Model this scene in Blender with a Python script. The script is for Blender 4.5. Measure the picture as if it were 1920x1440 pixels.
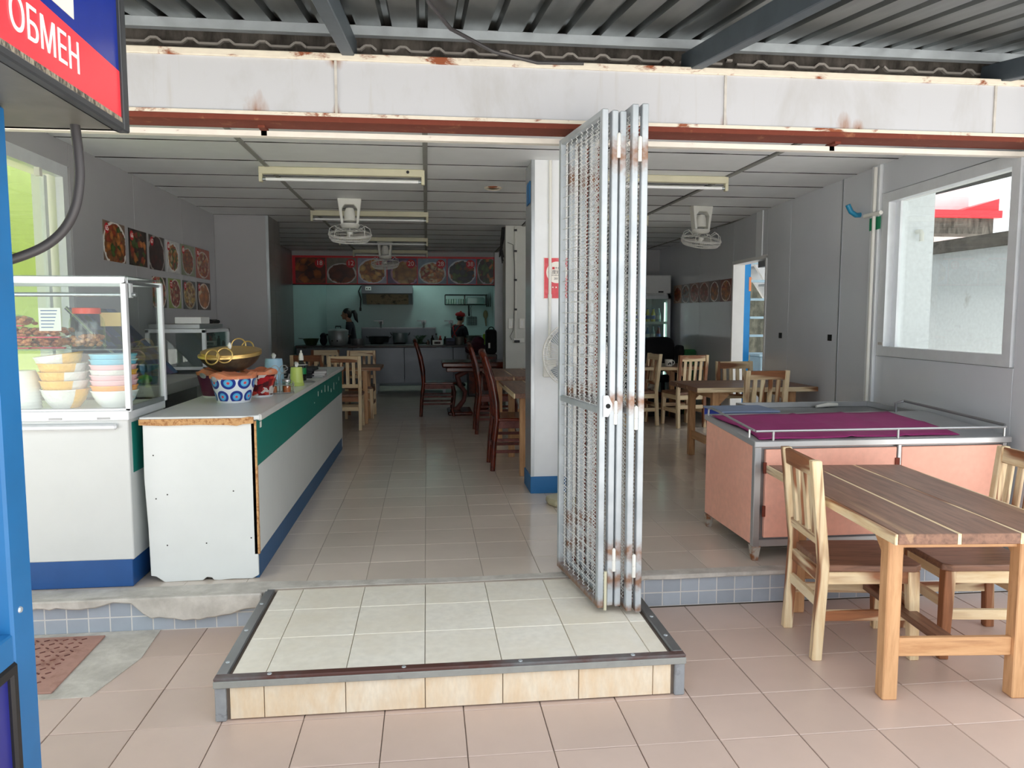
import bpy, bmesh, math, random
from mathutils import Vector, Matrix, Euler
random.seed(7)
for o in list(bpy.data.objects): bpy.data.objects.remove(o)
S = bpy.context.scene
COL = S.collection
PI = math.pi

# ---------------------------------------------------------------- camera
cam = bpy.data.cameras.new('camera')
cam.lens = 1400 / 1920 * 36; cam.sensor_width = 36; cam.sensor_fit = 'HORIZONTAL'
cam.clip_start = 0.05; cam.clip_end = 200
co = bpy.data.objects.new('camera', cam); COL.objects.link(co)
co.matrix_world = Matrix(((0.993582, 0.009900, -0.112682, 0.0),
                          (-0.113116, 0.086958, -0.989769, 0.0),
                          (0.0, 0.996163, 0.087520, 1.5),
                          (0, 0, 0, 1)))
S.camera = co
# ---------------------------------------------------------------- overcast sky
W = bpy.data.worlds.new('overcast_sky'); S.world = W; W.use_nodes = True
bgn = W.node_tree.nodes['Background']
bgn.inputs[0].default_value = (0.93, 0.97, 1.0, 1); bgn.inputs[1].default_value = 0.95
# hazy sun standing behind the building: lights the street, the canopy shades the terrace
sun = bpy.data.lights.new('hazy_sun', 'SUN'); sun.energy = 10.0; sun.angle = 0.15; sun.color = (1.0, 0.975, 0.95)
so_ = bpy.data.objects.new('hazy_sun', sun); COL.objects.link(so_)
so_.rotation_euler = Vector((0.05, -0.42, -0.9)).to_track_quat('-Z', 'Y').to_euler()
# ---------------------------------------------------------------- exposure
S.view_settings.view_transform = 'Standard'; S.view_settings.look = 'None'
S.view_settings.gamma = 1.0; S.view_settings.use_curve_mapping = False
S.view_settings.exposure = 1.1

S.cycles.max_bounces = 20; S.cycles.diffuse_bounces = 10; S.cycles.glossy_bounces = 6; S.cycles.transparent_max_bounces = 24
# ---------------------------------------------------------------- materials
def L(r, g, b):
    def f(c):
        c /= 255.0
        return c / 12.92 if c <= 0.04045 else ((c + 0.055) / 1.055) ** 2.4
    return (f(r), f(g), f(b), 1.0)
class NT:
    def __init__(s, name):
        s.m = bpy.data.materials.new(name); s.m.use_nodes = True
        s.t = s.m.node_tree; s.b = s.t.nodes['Principled BSDF']; s._c = None
    def n(s, t, **k):
        x = s.t.nodes.new(t)
        for a, v in k.items():
            if a.startswith('i_'): x.inputs[int(a[2:]) if a[2:].isdigit() else a[2:]].default_value = v
            else: setattr(x, a, v)
        return x
    def l(s, a, b): s.t.links.new(a, b)
    def coords(s, scale=(1, 1, 1), kind='Object', rnd=True):
        c = s.n('ShaderNodeTexCoord'); mp = s.n('ShaderNodeMapping'); mp.inputs['Scale'].default_value = scale
        s.l(c.outputs[kind], mp.inputs[0])
        if rnd:
            oi = s.n('ShaderNodeObjectInfo'); mm = s.n('ShaderNodeMath', operation='MULTIPLY', i_1=37.0)
            s.l(oi.outputs['Random'], mm.inputs[0]); s.l(mm.outputs[0], mp.inputs['Location'])
        return mp.outputs[0]
    def noise(s, vec, scale, detail=3.0, rough=0.5, dist=0.0):
        x = s.n('ShaderNodeTexNoise'); x.inputs['Scale'].default_value = scale; x.inputs['Detail'].default_value = detail
        x.inputs['Roughness'].default_value = rough; x.inputs['Distortion'].default_value = dist
        s.l(vec, x.inputs['Vector']); return x.outputs['Fac']
    def ramp(s, fac, stops, mode='LINEAR'):
        r = s.n('ShaderNodeValToRGB'); e = r.color_ramp; e.interpolation = mode
        while len(e.elements) < len(stops): e.elements.new(0.5)
        for i, (p, c) in enumerate(stops):
            e.elements[i].position = p; e.elements[i].color = c if isinstance(c, tuple) else (c, c, c, 1)
        s.l(fac, r.inputs[0]); return r.outputs[0]
    def mix(s, fac, a, b, blend='MIX'):
        x = s.n('ShaderNodeMix', data_type='RGBA', blend_type=blend)
        for v, i in ((fac, 0), (a, 6), (b, 7)):
            if hasattr(v, 'links'): s.l(v, x.inputs[i])
            else: x.inputs[i].default_value = v
        return x.outputs[2]
    def math(s, op, a, b=0.0):
        x = s.n('ShaderNodeMath', operation=op)
        for v, i in ((a, 0), (b, 1)):
            if hasattr(v, 'links'): s.l(v, x.inputs[i])
            else: x.inputs[i].default_value = v
        return x.outputs[0]
    def bump(s, h, strength=0.2, dist=0.01):
        x = s.n('ShaderNodeBump'); x.inputs['Strength'].default_value = strength; x.inputs['Distance'].default_value = dist
        s.l(h, x.inputs['Height']); s.l(x.outputs[0], s.b.inputs['Normal'])
    def fin(s, col=None, rough=0.5, metal=0.0, spec=0.5, coat=0.0):
        if col is not None:
            if hasattr(col, 'links'): s.l(col, s.b.inputs['Base Color'])
            else: s.b.inputs['Base Color'].default_value = col
        if hasattr(rough, 'links'): s.l(rough, s.b.inputs['Roughness'])
        else: s.b.inputs['Roughness'].default_value = rough
        s.b.inputs['Metallic'].default_value = metal; s.b.inputs['Specular IOR Level'].default_value = spec
        s.b.inputs['Coat Weight'].default_value = coat
        return s.m
def sc(c, k): return (min(1, c[0] * k), min(1, c[1] * k), min(1, c[2] * k), 1)
def plain(name, rgb, rough=0.5, metal=0.0, var=0.06, scale=6.0, bump=0.0, bscale=40.0, spec=0.5, tilevar=0.0, coat=0.0):
    s = NT(name); c = L(*rgb); v = s.coords()
    f = s.noise(v, scale, 4.0, 0.6)
    col = s.ramp(f, [(0.3, sc(c, 1 - var)), (0.7, sc(c, 1 + var))])
    if tilevar:
        oi = s.n('ShaderNodeObjectInfo')
        k = s.ramp(oi.outputs['Random'], [(0, 1 - tilevar), (1, 1.0)])
        col = s.mix(1.0, col, k, 'MULTIPLY')
    if bump: s.bump(s.noise(v, bscale, 3.0), bump, 0.004)
    return s.fin(col, rough, metal, spec, coat)
def stained(name, rgb, stain, amt=0.5, scale=3.0, rough=0.6, metal=0.0, bump=0.15, stretch=(1, 1, 1), fine=30.0, spec=0.5, width=0.08, rnd=True):
    """base colour with irregular patches of a second colour (rust, dirt, wear)"""
    s = NT(name); v = s.coords(stretch, rnd=rnd)
    f = s.noise(v, scale, 8.0, 0.65, 0.3)
    m = s.ramp(f, [(1 - amt - width, 0.0), (1 - amt + width, 1.0)])
    c = L(*rgb)
    base = s.ramp(s.noise(v, fine, 3.0), [(0.3, sc(c, 0.94)), (0.7, sc(c, 1.05))])
    col = s.mix(m, base, L(*stain))
    if bump: s.bump(f, bump, 0.006)
    return s.fin(col, rough, metal, spec)
def wood(name, axis, light, dark, heart, amt=0.4, rough=0.45):
    s = NT(name); st = {'x': (0.9, 9, 9), 'y': (9, 0.9, 9), 'z': (9, 9, 0.9)}[axis]
    v = s.coords(st)
    g = s.noise(v, 4.0, 6.0, 0.65, 0.4)
    base = s.ramp(g, [(0.32, L(*dark)), (0.6, L(*light))])
    st2 = tuple(q * 0.35 for q in st)
    v2 = s.coords(st2); h = s.noise(v2, 2.2, 3.0, 0.5, 0.8)
    m = s.ramp(h, [(0.98 - amt * 0.95 - 0.05, 0.0), (0.98 - amt * 0.95, 1.0)])
    hc = s.ramp(g, [(0.3, sc(L(*heart), 0.55)), (0.65, L(*heart))])
    col = s.mix(m, base, hc)
    s.bump(g, 0.12, 0.003)
    return s.fin(col, rough)
def metal(name, rgb, rough=0.35, var=0.12, scale=9.0, m=0.9, stretch=(1, 1, 1)):
    s = NT(name); c = L(*rgb); v = s.coords(stretch)
    f = s.noise(v, scale, 5.0, 0.6)
    col = s.ramp(f, [(0.3, sc(c, 1 - var)), (0.7, sc(c, 1 + var))])
    rr = s.ramp(s.noise(v, scale * 2, 3.0), [(0.3, max(0.02, rough - 0.04)), (0.7, rough + 0.06)])
    return s.fin(col, rr, m)
def glass(name, tint=(0.95, 0.98, 0.97), rough=0.0, base=0.05):
    s = NT(name); nt = s.t; nt.nodes.remove(s.b)
    tr = s.n('ShaderNodeBsdfTransparent'); tr.inputs[0].default_value = tint + (1,)
    gl = s.n('ShaderNodeBsdfGlossy'); gl.inputs['Roughness'].default_value = rough
    lw = s.n('ShaderNodeLayerWeight', i_0=0.5); mx = s.n('ShaderNodeMixShader')
    ad = s.math('ADD', s.math('MULTIPLY', s.math('POWER', lw.outputs['Facing'], 5.0), 0.9), base)
    s.l(ad, mx.inputs[0]); s.l(tr.outputs[0], mx.inputs[1]); s.l(gl.outputs[0], mx.inputs[2])
    s.l(mx.outputs[0], nt.nodes['Material Output'].inputs[0]); return s.m
def emit(name, rgb, strength):
    s = NT(name); s.b.inputs['Emission Color'].default_value = L(*rgb); s.b.inputs['Emission Strength'].default_value = strength
    return s.fin(L(*rgb), 0.4)
_food = 0
def food(bg, plate, cols, a=0.46, b=0.5, cx=0.5, cz=0.48, scale=9.0):
    """a flat printed dish: background, an oval plate, a heap of food in several colours"""
    global _food; _food += 1
    s = NT('printed_dish_%d' % _food)
    c = s.n('ShaderNodeTexCoord'); sp = s.n('ShaderNodeSeparateXYZ'); s.l(c.outputs['Generated'], sp.inputs[0])
    def ell(ra, rb, px, pz, wob=0.0):
        dx = s.math('DIVIDE', s.math('SUBTRACT', sp.outputs[0], px), ra); dz = s.math('DIVIDE', s.math('SUBTRACT', sp.outputs[2], pz), rb)
        d = s.math('ADD', s.math('MULTIPLY', dx, dx), s.math('MULTIPLY', dz, dz))
        if wob:
            n_ = s.noise(c.outputs['Generated'], 7.0, 3.0); d = s.math('ADD', d, s.math('MULTIPLY', s.math('SUBTRACT', n_, 0.5), wob))
        return s.ramp(d, [(0.92, 1.0), (1.0, 0.0)])
    mp = s.n('ShaderNodeMapping'); mp.inputs['Location'].default_value = (_food * 3.1, 0, _food * 1.7); s.l(c.outputs['Generated'], mp.inputs[0])
    nz = s.n('ShaderNodeTexNoise', i_Scale=5.0, i_Detail=4.0); s.l(mp.outputs[0], nz.inputs['Vector'])
    warp = s.mix(0.18, mp.outputs[0], nz.outputs['Color'])
    vo = s.n('ShaderNodeTexVoronoi', i_Scale=scale); s.l(warp, vo.inputs['Vector'])
    sx = s.n('ShaderNodeSeparateColor'); s.l(vo.outputs['Color'], sx.inputs[0])
    n = len(cols); fc = s.ramp(sx.outputs[0], [(i / n, L(*q)) for i, q in enumerate(cols)], 'CONSTANT')
    sh = s.ramp(vo.outputs['Distance'], [(0.0, 1.1), (0.7, 0.45)])
    fc = s.mix(1.0, fc, sh, 'MULTIPLY')
    bgc = s.ramp(s.noise(c.outputs['Generated'], 4.0, 3.0), [(0.3, sc(L(*bg), 0.7)), (0.7, sc(L(*bg), 1.2))])
    col = s.mix(ell(a, b, cx, cz), bgc, L(*plate)); col = s.mix(ell(a * 0.9, b * 0.9, cx, cz, 0.7), col, fc)
    return s.fin(col, 0.35)

# ---------------------------------------------------------------- mesh helpers
class MB:
    def __init__(s): s.v = []; s.f = []
    def add(s, vs, fs):
        k = len(s.v); s.v += [tuple(p) for p in vs]; s.f += [tuple(i + k for i in f) for f in fs]; return s
    def box(s, x0, x1, y0, y1, z0, z1):
        return s.add([(x0, y0, z0), (x1, y0, z0), (x1, y1, z0), (x0, y1, z0), (x0, y0, z1), (x1, y0, z1), (x1, y1, z1), (x0, y1, z1)],
                     [(3, 2, 1, 0), (4, 5, 6, 7), (0, 1, 5, 4), (1, 2, 6, 5), (2, 3, 7, 6), (3, 0, 4, 7)])
    def bar(s, p, q, w, h, up=(0, 0, 1), w2=None, h2=None):
        p = Vector(p); q = Vector(q); d = (q - p).normalized(); u = Vector(up)
        sd = d.cross(u)
        if sd.length < 1e-5: sd = d.cross(Vector((0, 1, 0)))
        sd.normalize(); u = sd.cross(d).normalized()
        w2 = w if w2 is None else w2; h2 = h if h2 is None else h2
        vs = [c + sd * (a * ww / 2) + u * (b * hh / 2) for c, ww, hh in ((p, w, h), (q, w2, h2)) for a, b in ((-1, -1), (1, -1), (1, 1), (-1, 1))]
        return s.add(vs, [(0, 1, 2, 3), (7, 6, 5, 4), (0, 4, 5, 1), (1, 5, 6, 2), (2, 6, 7, 3), (3, 7, 4, 0)])
    def tube(s, pts, r, n=8, closed=False, flat=1.0):
        pts = [Vector(p) for p in pts]; m = len(pts); rs = r if isinstance(r, (list, tuple)) else [r] * m
        vs = []; ref = None
        for i, p in enumerate(pts):
            a = pts[(i - 1) % m] if (closed or i > 0) else p; b = pts[(i + 1) % m] if (closed or i < m - 1) else p
            d = (b - a).normalized()
            if ref is None:
                ref = Vector((0, 0, 1)) if abs(d.z) < 0.9 else Vector((1, 0, 0))
            sd = d.cross(ref)
            if sd.length < 1e-4: sd = d.cross(Vector((0, 1, 0)))
            sd.normalize(); u = sd.cross(d).normalized(); ref = u
            for k in range(n):
                t = 2 * PI * k / n; vs.append(p + sd * (math.cos(t) * rs[i]) + u * (math.sin(t) * rs[i] * flat))
        fs = []
        for i in range(m if closed else m - 1):
            j = (i + 1) % m
            for k in range(n): fs.append((i * n + k, i * n + (k + 1) % n, j * n + (k + 1) % n, j * n + k))
        if not closed: fs.append(tuple(range(n - 1, -1, -1))); fs.append(tuple((m - 1) * n + k for k in range(n)))
        return s.add(vs, fs)
    def lathe(s, prof, c=(0, 0, 0), n=20, sq=None):
        vs = []; m = len(prof)
        for r, z in prof:
            for k in range(n):
                t = 2 * PI * k / n; vs.append((c[0] + r * math.cos(t), c[1] + r * math.sin(t) * (sq or 1), c[2] + z))
        fs = [(i * n + k, i * n + (k + 1) % n, (i + 1) * n + (k + 1) % n, (i + 1) * n + k) for i in range(m - 1) for k in range(n)]
        if prof[0][0] > 1e-6: fs.append(tuple(range(n - 1, -1, -1)))
        if prof[-1][0] > 1e-6: fs.append(tuple((m - 1) * n + k for k in range(n)))
        return s.add(vs, fs)
    def prism(s, poly, axis, a, b):
        mk = {'x': lambda u, v, t: (t, u, v), 'y': lambda u, v, t: (u, t, v), 'z': lambda u, v, t: (u, v, t)}[axis]
        n = len(poly); vs = [mk(u, v, a) for u, v in poly] + [mk(u, v, b) for u, v in poly]
        return s.add(vs, [tuple(range(n - 1, -1, -1)), tuple(range(n, 2 * n))] + [(i, (i + 1) % n, n + (i + 1) % n, n + i) for i in range(n)])
    def ball(s, c, rx, ry=None, rz=None, n=12, m=8):
        ry = ry or rx; rz = rz or rx
        return s.lathe_xyz([(math.sin(PI * i / m), -math.cos(PI * i / m)) for i in range(m + 1)], c, rx, ry, rz, n)
    def lathe_xyz(s, prof, c, rx, ry, rz, n):
        vs = [(c[0] + r * math.cos(2 * PI * k / n) * rx, c[1] + r * math.sin(2 * PI * k / n) * ry, c[2] + z * rz) for r, z in prof for k in range(n)]
        m = len(prof)
        return s.add(vs, [(i * n + k, i * n + (k + 1) % n, (i + 1) * n + (k + 1) % n, (i + 1) * n + k) for i in range(m - 1) for k in range(n)])
    def xf(s, M):
        s.v = [tuple(M @ Vector(p)) for p in s.v]; return s
    def build(s, name, mat, parent=None, smooth=False, bevel=0.0, loc=None, rot=None, world=False, seg=1):
        if world and parent is not None:
            q = parent.location; s.v = [(p[0] - q[0], p[1] - q[1], p[2] - q[2]) for p in s.v]
        me = bpy.data.meshes.new(name); me.from_pydata(s.v, [], s.f); me.validate()
        bm = bmesh.new(); bm.from_mesh(me); bmesh.ops.remove_doubles(bm, verts=bm.verts, dist=1e-6)
        bmesh.ops.recalc_face_normals(bm, faces=bm.faces); bm.to_mesh(me); bm.free()
        if mat: me.materials.append(mat)
        if smooth:
            for p in me.polygons: p.use_smooth = True
            try: me.set_sharp_from_angle(angle=math.radians(40))
            except Exception: pass
        o = bpy.data.objects.new(name, me); COL.objects.link(o)
        if parent is not None: o.parent = parent
        if loc: o.location = loc
        if rot: o.rotation_euler = rot
        if bevel:
            b = o.modifiers.new('bevel', 'BEVEL'); b.width = bevel; b.segments = seg; b.limit_method = 'ANGLE'; b.angle_limit = 0.6
        return o
def Bx(*a): return MB().box(*a)
def tag(o, label=None, cat=None, group=None, kind=None):
    for k, v in (('label', label), ('category', cat), ('group', group), ('kind', kind)):
        if v: o[k] = v
    return o
def thing(name, label, cat, loc=(0, 0, 0), rz=0.0, group=None):
    o = bpy.data.objects.new(name, None); COL.objects.link(o); o.empty_display_size = 0.1
    o.location = loc; o.rotation_euler = (0, 0, rz)
    return tag(o, label, cat, group)
def struct(name, mb, mat, label=None, **k):
    o = mb.build(name, mat, **k); o['kind'] = 'structure'
    if label: o['label'] = label
    return o
def copy_tree(o, parent=None):
    c = o.copy(); COL.objects.link(c); c.parent = parent
    for ch in list(o.children): copy_tree(ch, c)
    return c
def place(proto, loc, rz, label, group=None, state={}):
    """first call uses the prototype itself, later calls copy it with its parts"""
    o = copy_tree(proto) if state.get(proto.name) else proto
    state[proto.name] = True
    o.location = loc; o.rotation_euler = (0, 0, rz); o['label'] = label
    if group: o['group'] = group
    return o
def text(name, body, size, mat, parent=None, loc=(0, 0, 0), rot=(0, 0, 0), align='CENTER', depth=0.0008, sx=1.0):
    cu = bpy.data.curves.new('lettering', 'FONT'); cu.body = body; cu.size = size; cu.extrude = depth; cu.align_x = align; cu.align_y = 'CENTER'
    cu.resolution_u = 3
    t = bpy.data.objects.new('lettering', cu); COL.objects.link(t)
    dg = bpy.context.evaluated_depsgraph_get(); dg.update()
    me = bpy.data.meshes.new_from_object(t.evaluated_get(dg)); bpy.data.objects.remove(t)
    if sx != 1.0:
        for v in me.vertices: v.co.x *= sx
    me.materials.clear(); me.materials.append(mat)
    o = bpy.data.objects.new(name, me); COL.objects.link(o); o.parent = parent; o.location = loc; o.rotation_euler = rot
    return o
def arc(c, r, a0, a1, n, plane='xz', ry=None):
    out = []
    for i in range(n + 1):
        t = a0 + (a1 - a0) * i / n; u = r * math.cos(t); v = (ry or r) * math.sin(t)
        out.append((c[0] + u, c[1], c[2] + v) if plane == 'xz' else (c[0] + u, c[1] + v, c[2]) if plane == 'xy' else (c[0], c[1] + u, c[2] + v))
    return out
# ---------------------------------------------------------------- palette
m_terr = plain('terrace_tile', (206, 184, 172), 0.32, var=0.05, scale=3, tilevar=0.10, bump=0.05, bscale=90)
m_grout = plain('grout', (120, 108, 98), 0.9, var=0.15); m_groutS = plain('shop_grout', (150, 140, 130), 0.6, var=0.1)
m_shop = plain('shop_tile', (220, 208, 196), 0.16, var=0.05, scale=2.5, tilevar=0.10)
m_plat = stained('platform_tile', (243, 239, 228), (233, 224, 205), 0.40, 2.0, 0.35, bump=0.03, width=0.2)
m_riser = stained('riser_tile', (236, 226, 206), (222, 190, 146), 0.42, 3.0, 0.4, bump=0.03, stretch=(3, 1, 1), width=0.22)
m_bluet = plain('step_tile_blue', (170, 180, 192), 0.25, var=0.06, tilevar=0.16)
m_conc = stained('rough_concrete', (206, 202, 195), (172, 168, 161), 0.45, 7.0, 0.95, bump=0.7, width=0.15)
m_cgrey = stained('cement_corner', (150, 154, 158), (90, 92, 94), 0.4, 14.0, 0.9, bump=0.5)
m_cdark = stained('mouldy_concrete', (104, 98, 92), (52, 48, 44), 0.5, 5.0, 0.95, bump=0.6, stretch=(2.5, 1, 0.8), width=0.15)
def beam_mat():
    s = NT('beam_paint'); v = s.coords((1, 1, 0.5), rnd=False); f = s.noise(v, 2.2, 8.0, 0.65, 0.3)
    col = s.mix(s.ramp(f, [(0.5, 0.0), (0.85, 1.0)]), L(192, 194, 199), L(166, 164, 160))
    st = s.noise(s.coords((9, 1, 0.6), rnd=False), 3.0, 4.0); col = s.mix(s.ramp(st, [(0.62, 0.0), (0.9, 0.5)]), col, L(168, 162, 150))
    tc = s.n('ShaderNodeTexCoord'); sp = s.n('ShaderNodeSeparateXYZ'); s.l(tc.outputs['Object'], sp.inputs[0]); nz = s.noise(s.coords((6, 1, 2), rnd=False), 6.0, 5.0)
    for x, z, w, h in ((-0.79, 2.47, 0.06, 0.10), (1.515, 2.47, 0.025, 0.07), (2.16, 2.47, 0.055, 0.10), (-0.42, 2.47, 0.03, 0.06), (-0.42, 2.73, 0.05, 0.05), (2.24, 2.47, 0.04, 0.06)):
        dx = s.math('DIVIDE', s.math('SUBTRACT', sp.outputs[0], x), w); dz = s.math('DIVIDE', s.math('SUBTRACT', sp.outputs[2], z), h)
        d = s.math('ADD', s.math('SQRT', s.math('ADD', s.math('MULTIPLY', dx, dx), s.math('MULTIPLY', dz, dz))), s.math('MULTIPLY', s.math('SUBTRACT', nz, 0.5), 1.2))
        col = s.mix(s.ramp(d, [(0.1, 0.95), (0.5, 0.45), (1.0, 0.0)]), col, L(148, 98, 58)); col = s.mix(s.ramp(d, [(0.0, 0.9), (0.3, 0.0)]), col, L(50, 34, 26))
    s.bump(f, 0.06, 0.006); return s.fin(col, 0.6)
m_beam = beam_mat()
m_rust = stained('rusty_primer', (112, 50, 34), (160, 110, 78), 0.33, 9.0, 0.85, bump=0.4)
m_rustw = stained('flaking_white', (222, 214, 198), (140, 74, 42), 0.42, 8.0, 0.75, bump=0.4, stretch=(0.7, 1, 1.5), width=0.04)
m_rustspot = stained('rust_stain', (170, 124, 84), (84, 52, 34), 0.45, 16.0, 0.9, bump=0.3)
m_galv = metal('galvanised', (190, 198, 204), 0.42, 0.1, 8, m=0.6)
m_sheet = metal('roof_sheet', (98, 102, 102), 0.33, 0.12, 3, stretch=(3, 0.3, 3), m=0.85)
m_rafter = plain('painted_steel', (78, 88, 96), 0.5, 0.3, 0.15)
m_track = stained('track_white', (226, 222, 212), (126, 70, 46), 0.30, 18.0, 0.6, bump=0.2, stretch=(0.5, 1, 1), width=0.04)
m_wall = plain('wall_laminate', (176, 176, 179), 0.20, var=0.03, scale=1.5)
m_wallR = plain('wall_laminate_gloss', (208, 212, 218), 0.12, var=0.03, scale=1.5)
m_wtile = plain('wall_tile', (128, 124, 122), 0.3, var=0.08, tilevar=0.1)
m_colm = plain('column_laminate', (230, 234, 238), 0.3, var=0.03)
m_ceil = plain('ceiling_panel', (240, 243, 245), 0.55, var=0.03, tilevar=0.09)
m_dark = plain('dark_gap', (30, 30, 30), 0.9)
m_tee = plain('ceiling_strip', (150, 150, 146), 0.6)
m_white = plain('white_paint', (232, 233, 232), 0.4, var=0.03)
m_plas = plain('white_plastic', (226, 226, 220), 0.35, var=0.03)
m_cream = plain('cream_plastic', (206, 202, 176), 0.45, var=0.05)
m_alu = metal('aluminium_white', (226, 230, 234), 0.4, 0.05, m=0.25)
m_alud = metal('aluminium', (176, 182, 186), 0.35, 0.08)
m_steel = metal('stainless', (186, 188, 190), 0.34, 0.06, 5, m=0.75)
m_steeld = metal('stainless_worn', (140, 142, 144), 0.36, 0.14, 5, m=0.75)
m_blue = plain('blue_paint', (30, 106, 164), 0.45, var=0.06)
m_navy = plain('navy_laminate', (26, 78, 140), 0.4, var=0.08)
m_green = plain('green_laminate', (12, 116, 106), 0.4, var=0.04)
m_green2 = plain('green_tape', (16, 140, 96), 0.45)
m_lam = plain('white_laminate', (214, 219, 219), 0.32, var=0.02)
m_osb = stained('chipboard', (196, 154, 106), (146, 96, 56), 0.45, 60.0, 0.9, bump=0.5)
m_blk = plain('black_plastic', (24, 24, 26), 0.5)
m_blkf = plain('black_fabric', (20, 20, 24), 0.9, bump=0.2, bscale=300)
m_cable = plain('black_cable', (58, 56, 58), 0.5)
m_kit = plain('kitchen_wall', (178, 204, 202), 0.35, var=0.03)
m_pink = stained('peach_panel', (244, 182, 160), (236, 168, 146), 0.33, 2.0, 0.4, bump=0.02, width=0.2)
m_purple = plain('purple_cloth', (150, 40, 108), 0.7, var=0.1, bump=0.1, bscale=200)
m_glass = glass('clear_glass'); m_glassg = glass('green_glass', (0.86, 0.94, 0.9), base=0.1)
m_lime = plain('lime_wall', (216, 232, 146), 0.7, var=0.04)
m_red = plain('red_print', (214, 40, 52), 0.4, var=0.05)
m_maroon = plain('maroon_cloth', (66, 22, 40), 0.9)
LW = (240, 222, 186); DW = (220, 190, 144); HW = (158, 102, 66)
wx, wy, wz = [wood('acacia_' + a, a, LW, DW, HW, 0.44) for a in 'xyz']
hx, hy, hz = [wood('heartwood_' + a, a, (142, 104, 84), (102, 71, 56), (176, 138, 106), 0.34, 0.4) for a in 'xyz']
tz = wood('teak_z', 'z', (218, 172, 126), (190, 140, 96), (164, 112, 76), 0.3)
tx = wood('teak_x', 'x', (218, 172, 126), (190, 140, 96), (164, 112, 76), 0.3); ty = wood('teak_y', 'y', (218, 172, 126), (190, 140, 96), (164, 112, 76), 0.3)
m_redw = stained('red_lacquer_wood', (110, 40, 22), (70, 26, 18), 0.5, 5.0, 0.2, bump=0.03)
m_redp = stained('worn_red_wood', (120, 66, 58), (90, 40, 34), 0.45, 8.0, 0.5, bump=0.05)
# ================================================================ SETTING
# ---- street and terrace floor
struct('street_ground', Bx(-30, 30, -30, 2.0, -0.25, -0.16), plain('street_concrete', (206, 203, 197), 0.9, var=0.08))
struct('yard_ground', Bx(-30, 30, 2.0, 40, -0.34, -0.26), plain('yard_concrete', (176, 172, 166), 0.9, var=0.08))
tf = struct('terrace_floor', Bx(-3.6, 4.6, 0.3, 3.72, -0.2, -0.006), m_grout, 'terrace floor of beige pink square tiles')
def share(name, mesh, parent, loc, mods=None, rot=None):
    o = bpy.data.objects.new(name, mesh); COL.objects.link(o); o.parent = parent; o.location = loc
    if rot: o.rotation_euler = rot
    return o
def chamfer_tile(a, b, t=0.01, e=0.002):
    m = MB(); x, y = a / 2, b / 2
    m.add([(-x, -y, -t), (x, -y, -t), (x, y, -t), (-x, y, -t), (-x, -y, -e), (x, -y, -e), (x, y, -e), (-x, y, -e),
           (-x + e, -y + e, 0), (x - e, -y + e, 0), (x - e, y - e, 0), (-x + e, y - e, 0)],
          [(8, 9, 10, 11), (4, 5, 9, 8), (5, 6, 10, 9), (6, 7, 11, 10), (7, 4, 8, 11), (0, 1, 5, 4), (1, 2, 6, 5), (2, 3, 7, 6), (3, 0, 4, 7)])
    return m
def tile_mesh(name, a, b, mat, t=0.01):
    o = chamfer_tile(a, b, t).build(name, mat); me = o.data; bpy.data.objects.remove(o); return me
tm = tile_mesh('tile', 0.2965, 0.3015, m_terr, 0.014)
for i in range(-9, 11):
    for j in range(-6, 3):
        x0, y0 = 0.126 + 0.3 * i, 2.75 + 0.305 * j
        if x0 > -0.78 and x0 + 0.3 < 1.0 and y0 > 2.78: continue
        share('tile', tm, tf, (x0 + 0.15, y0 + 0.1525, random.uniform(-0.0006, 0.0006)))
# concrete patch + iron drain plate by the step
struct('concrete_patch', MB().prism([(-2.4, 3.0), (-1.345, 3.02), (-1.27, 3.35), (-1.29, 3.655), (-2.4, 3.655)], 'z', -0.005, 0.004), m_conc, 'bare concrete patch around the iron drain plate')
dp = thing('drain_plate', 'rusty pink iron checker plate lying in the bare concrete patch', 'plate', (-1.83, 3.34, 0.004))
MB().prism([(-0.30, -0.28), (0.325, -0.285), (0.31, 0.26), (-0.3, 0.265)], 'z', 0, 0.008).build('plate', stained('plate_rust', (176, 136, 124), (140, 98, 86), 0.4, 9, 0.8, bump=0.2), dp, bevel=0.002)
tr = MB()
for i in range(13):
    for j in range(12):
        a = 0.7 if (i + j) % 2 else -0.7; cx, cy = -0.26 + i * 0.041, -0.24 + j * 0.042
        tr.bar((cx - 0.011 * math.cos(a), cy - 0.011 * math.sin(a), 0.009), (cx + 0.011 * math.cos(a), cy + 0.011 * math.sin(a), 0.009), 0.006, 0.003)
o = tr.build('tread_pattern', m_redp, dp); o['kind'] = 'stuff'

# ---- shop floor slab with tiles
sf = struct('floor', Bx(-2.6, 4.7, 3.69, 15.9, -0.1, 0.1685), m_groutS, 'glossy beige tiled shop floor')
sm = tile_mesh('tile', 0.298, 0.298, m_shop, 0.008)
cells = []
for i in range(-9, 16):
    for j in range(0, 40):
        x, y = -0.02 + 0.3 * i + 0.15, 3.745 + 0.3 * j + 0.15
        vis = (-0.95 < x < 3.6 and y < 13.4)
        cells.append((0 if vis else 1, y, x))
cells.sort(); near = cells[:296]; rest = cells[296:]
for _, y, x in near: share('tile', sm, sf, (x, y, 0.17 + random.uniform(-0.0004, 0.0004)))
fm = MB()
for _, y, x in rest: fm.box(x - 0.149, x + 0.149, y - 0.149, y + 0.149, 0.16, 0.17)
o = fm.build('tile_field', m_shop, sf); o['kind'] = 'stuff'
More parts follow.
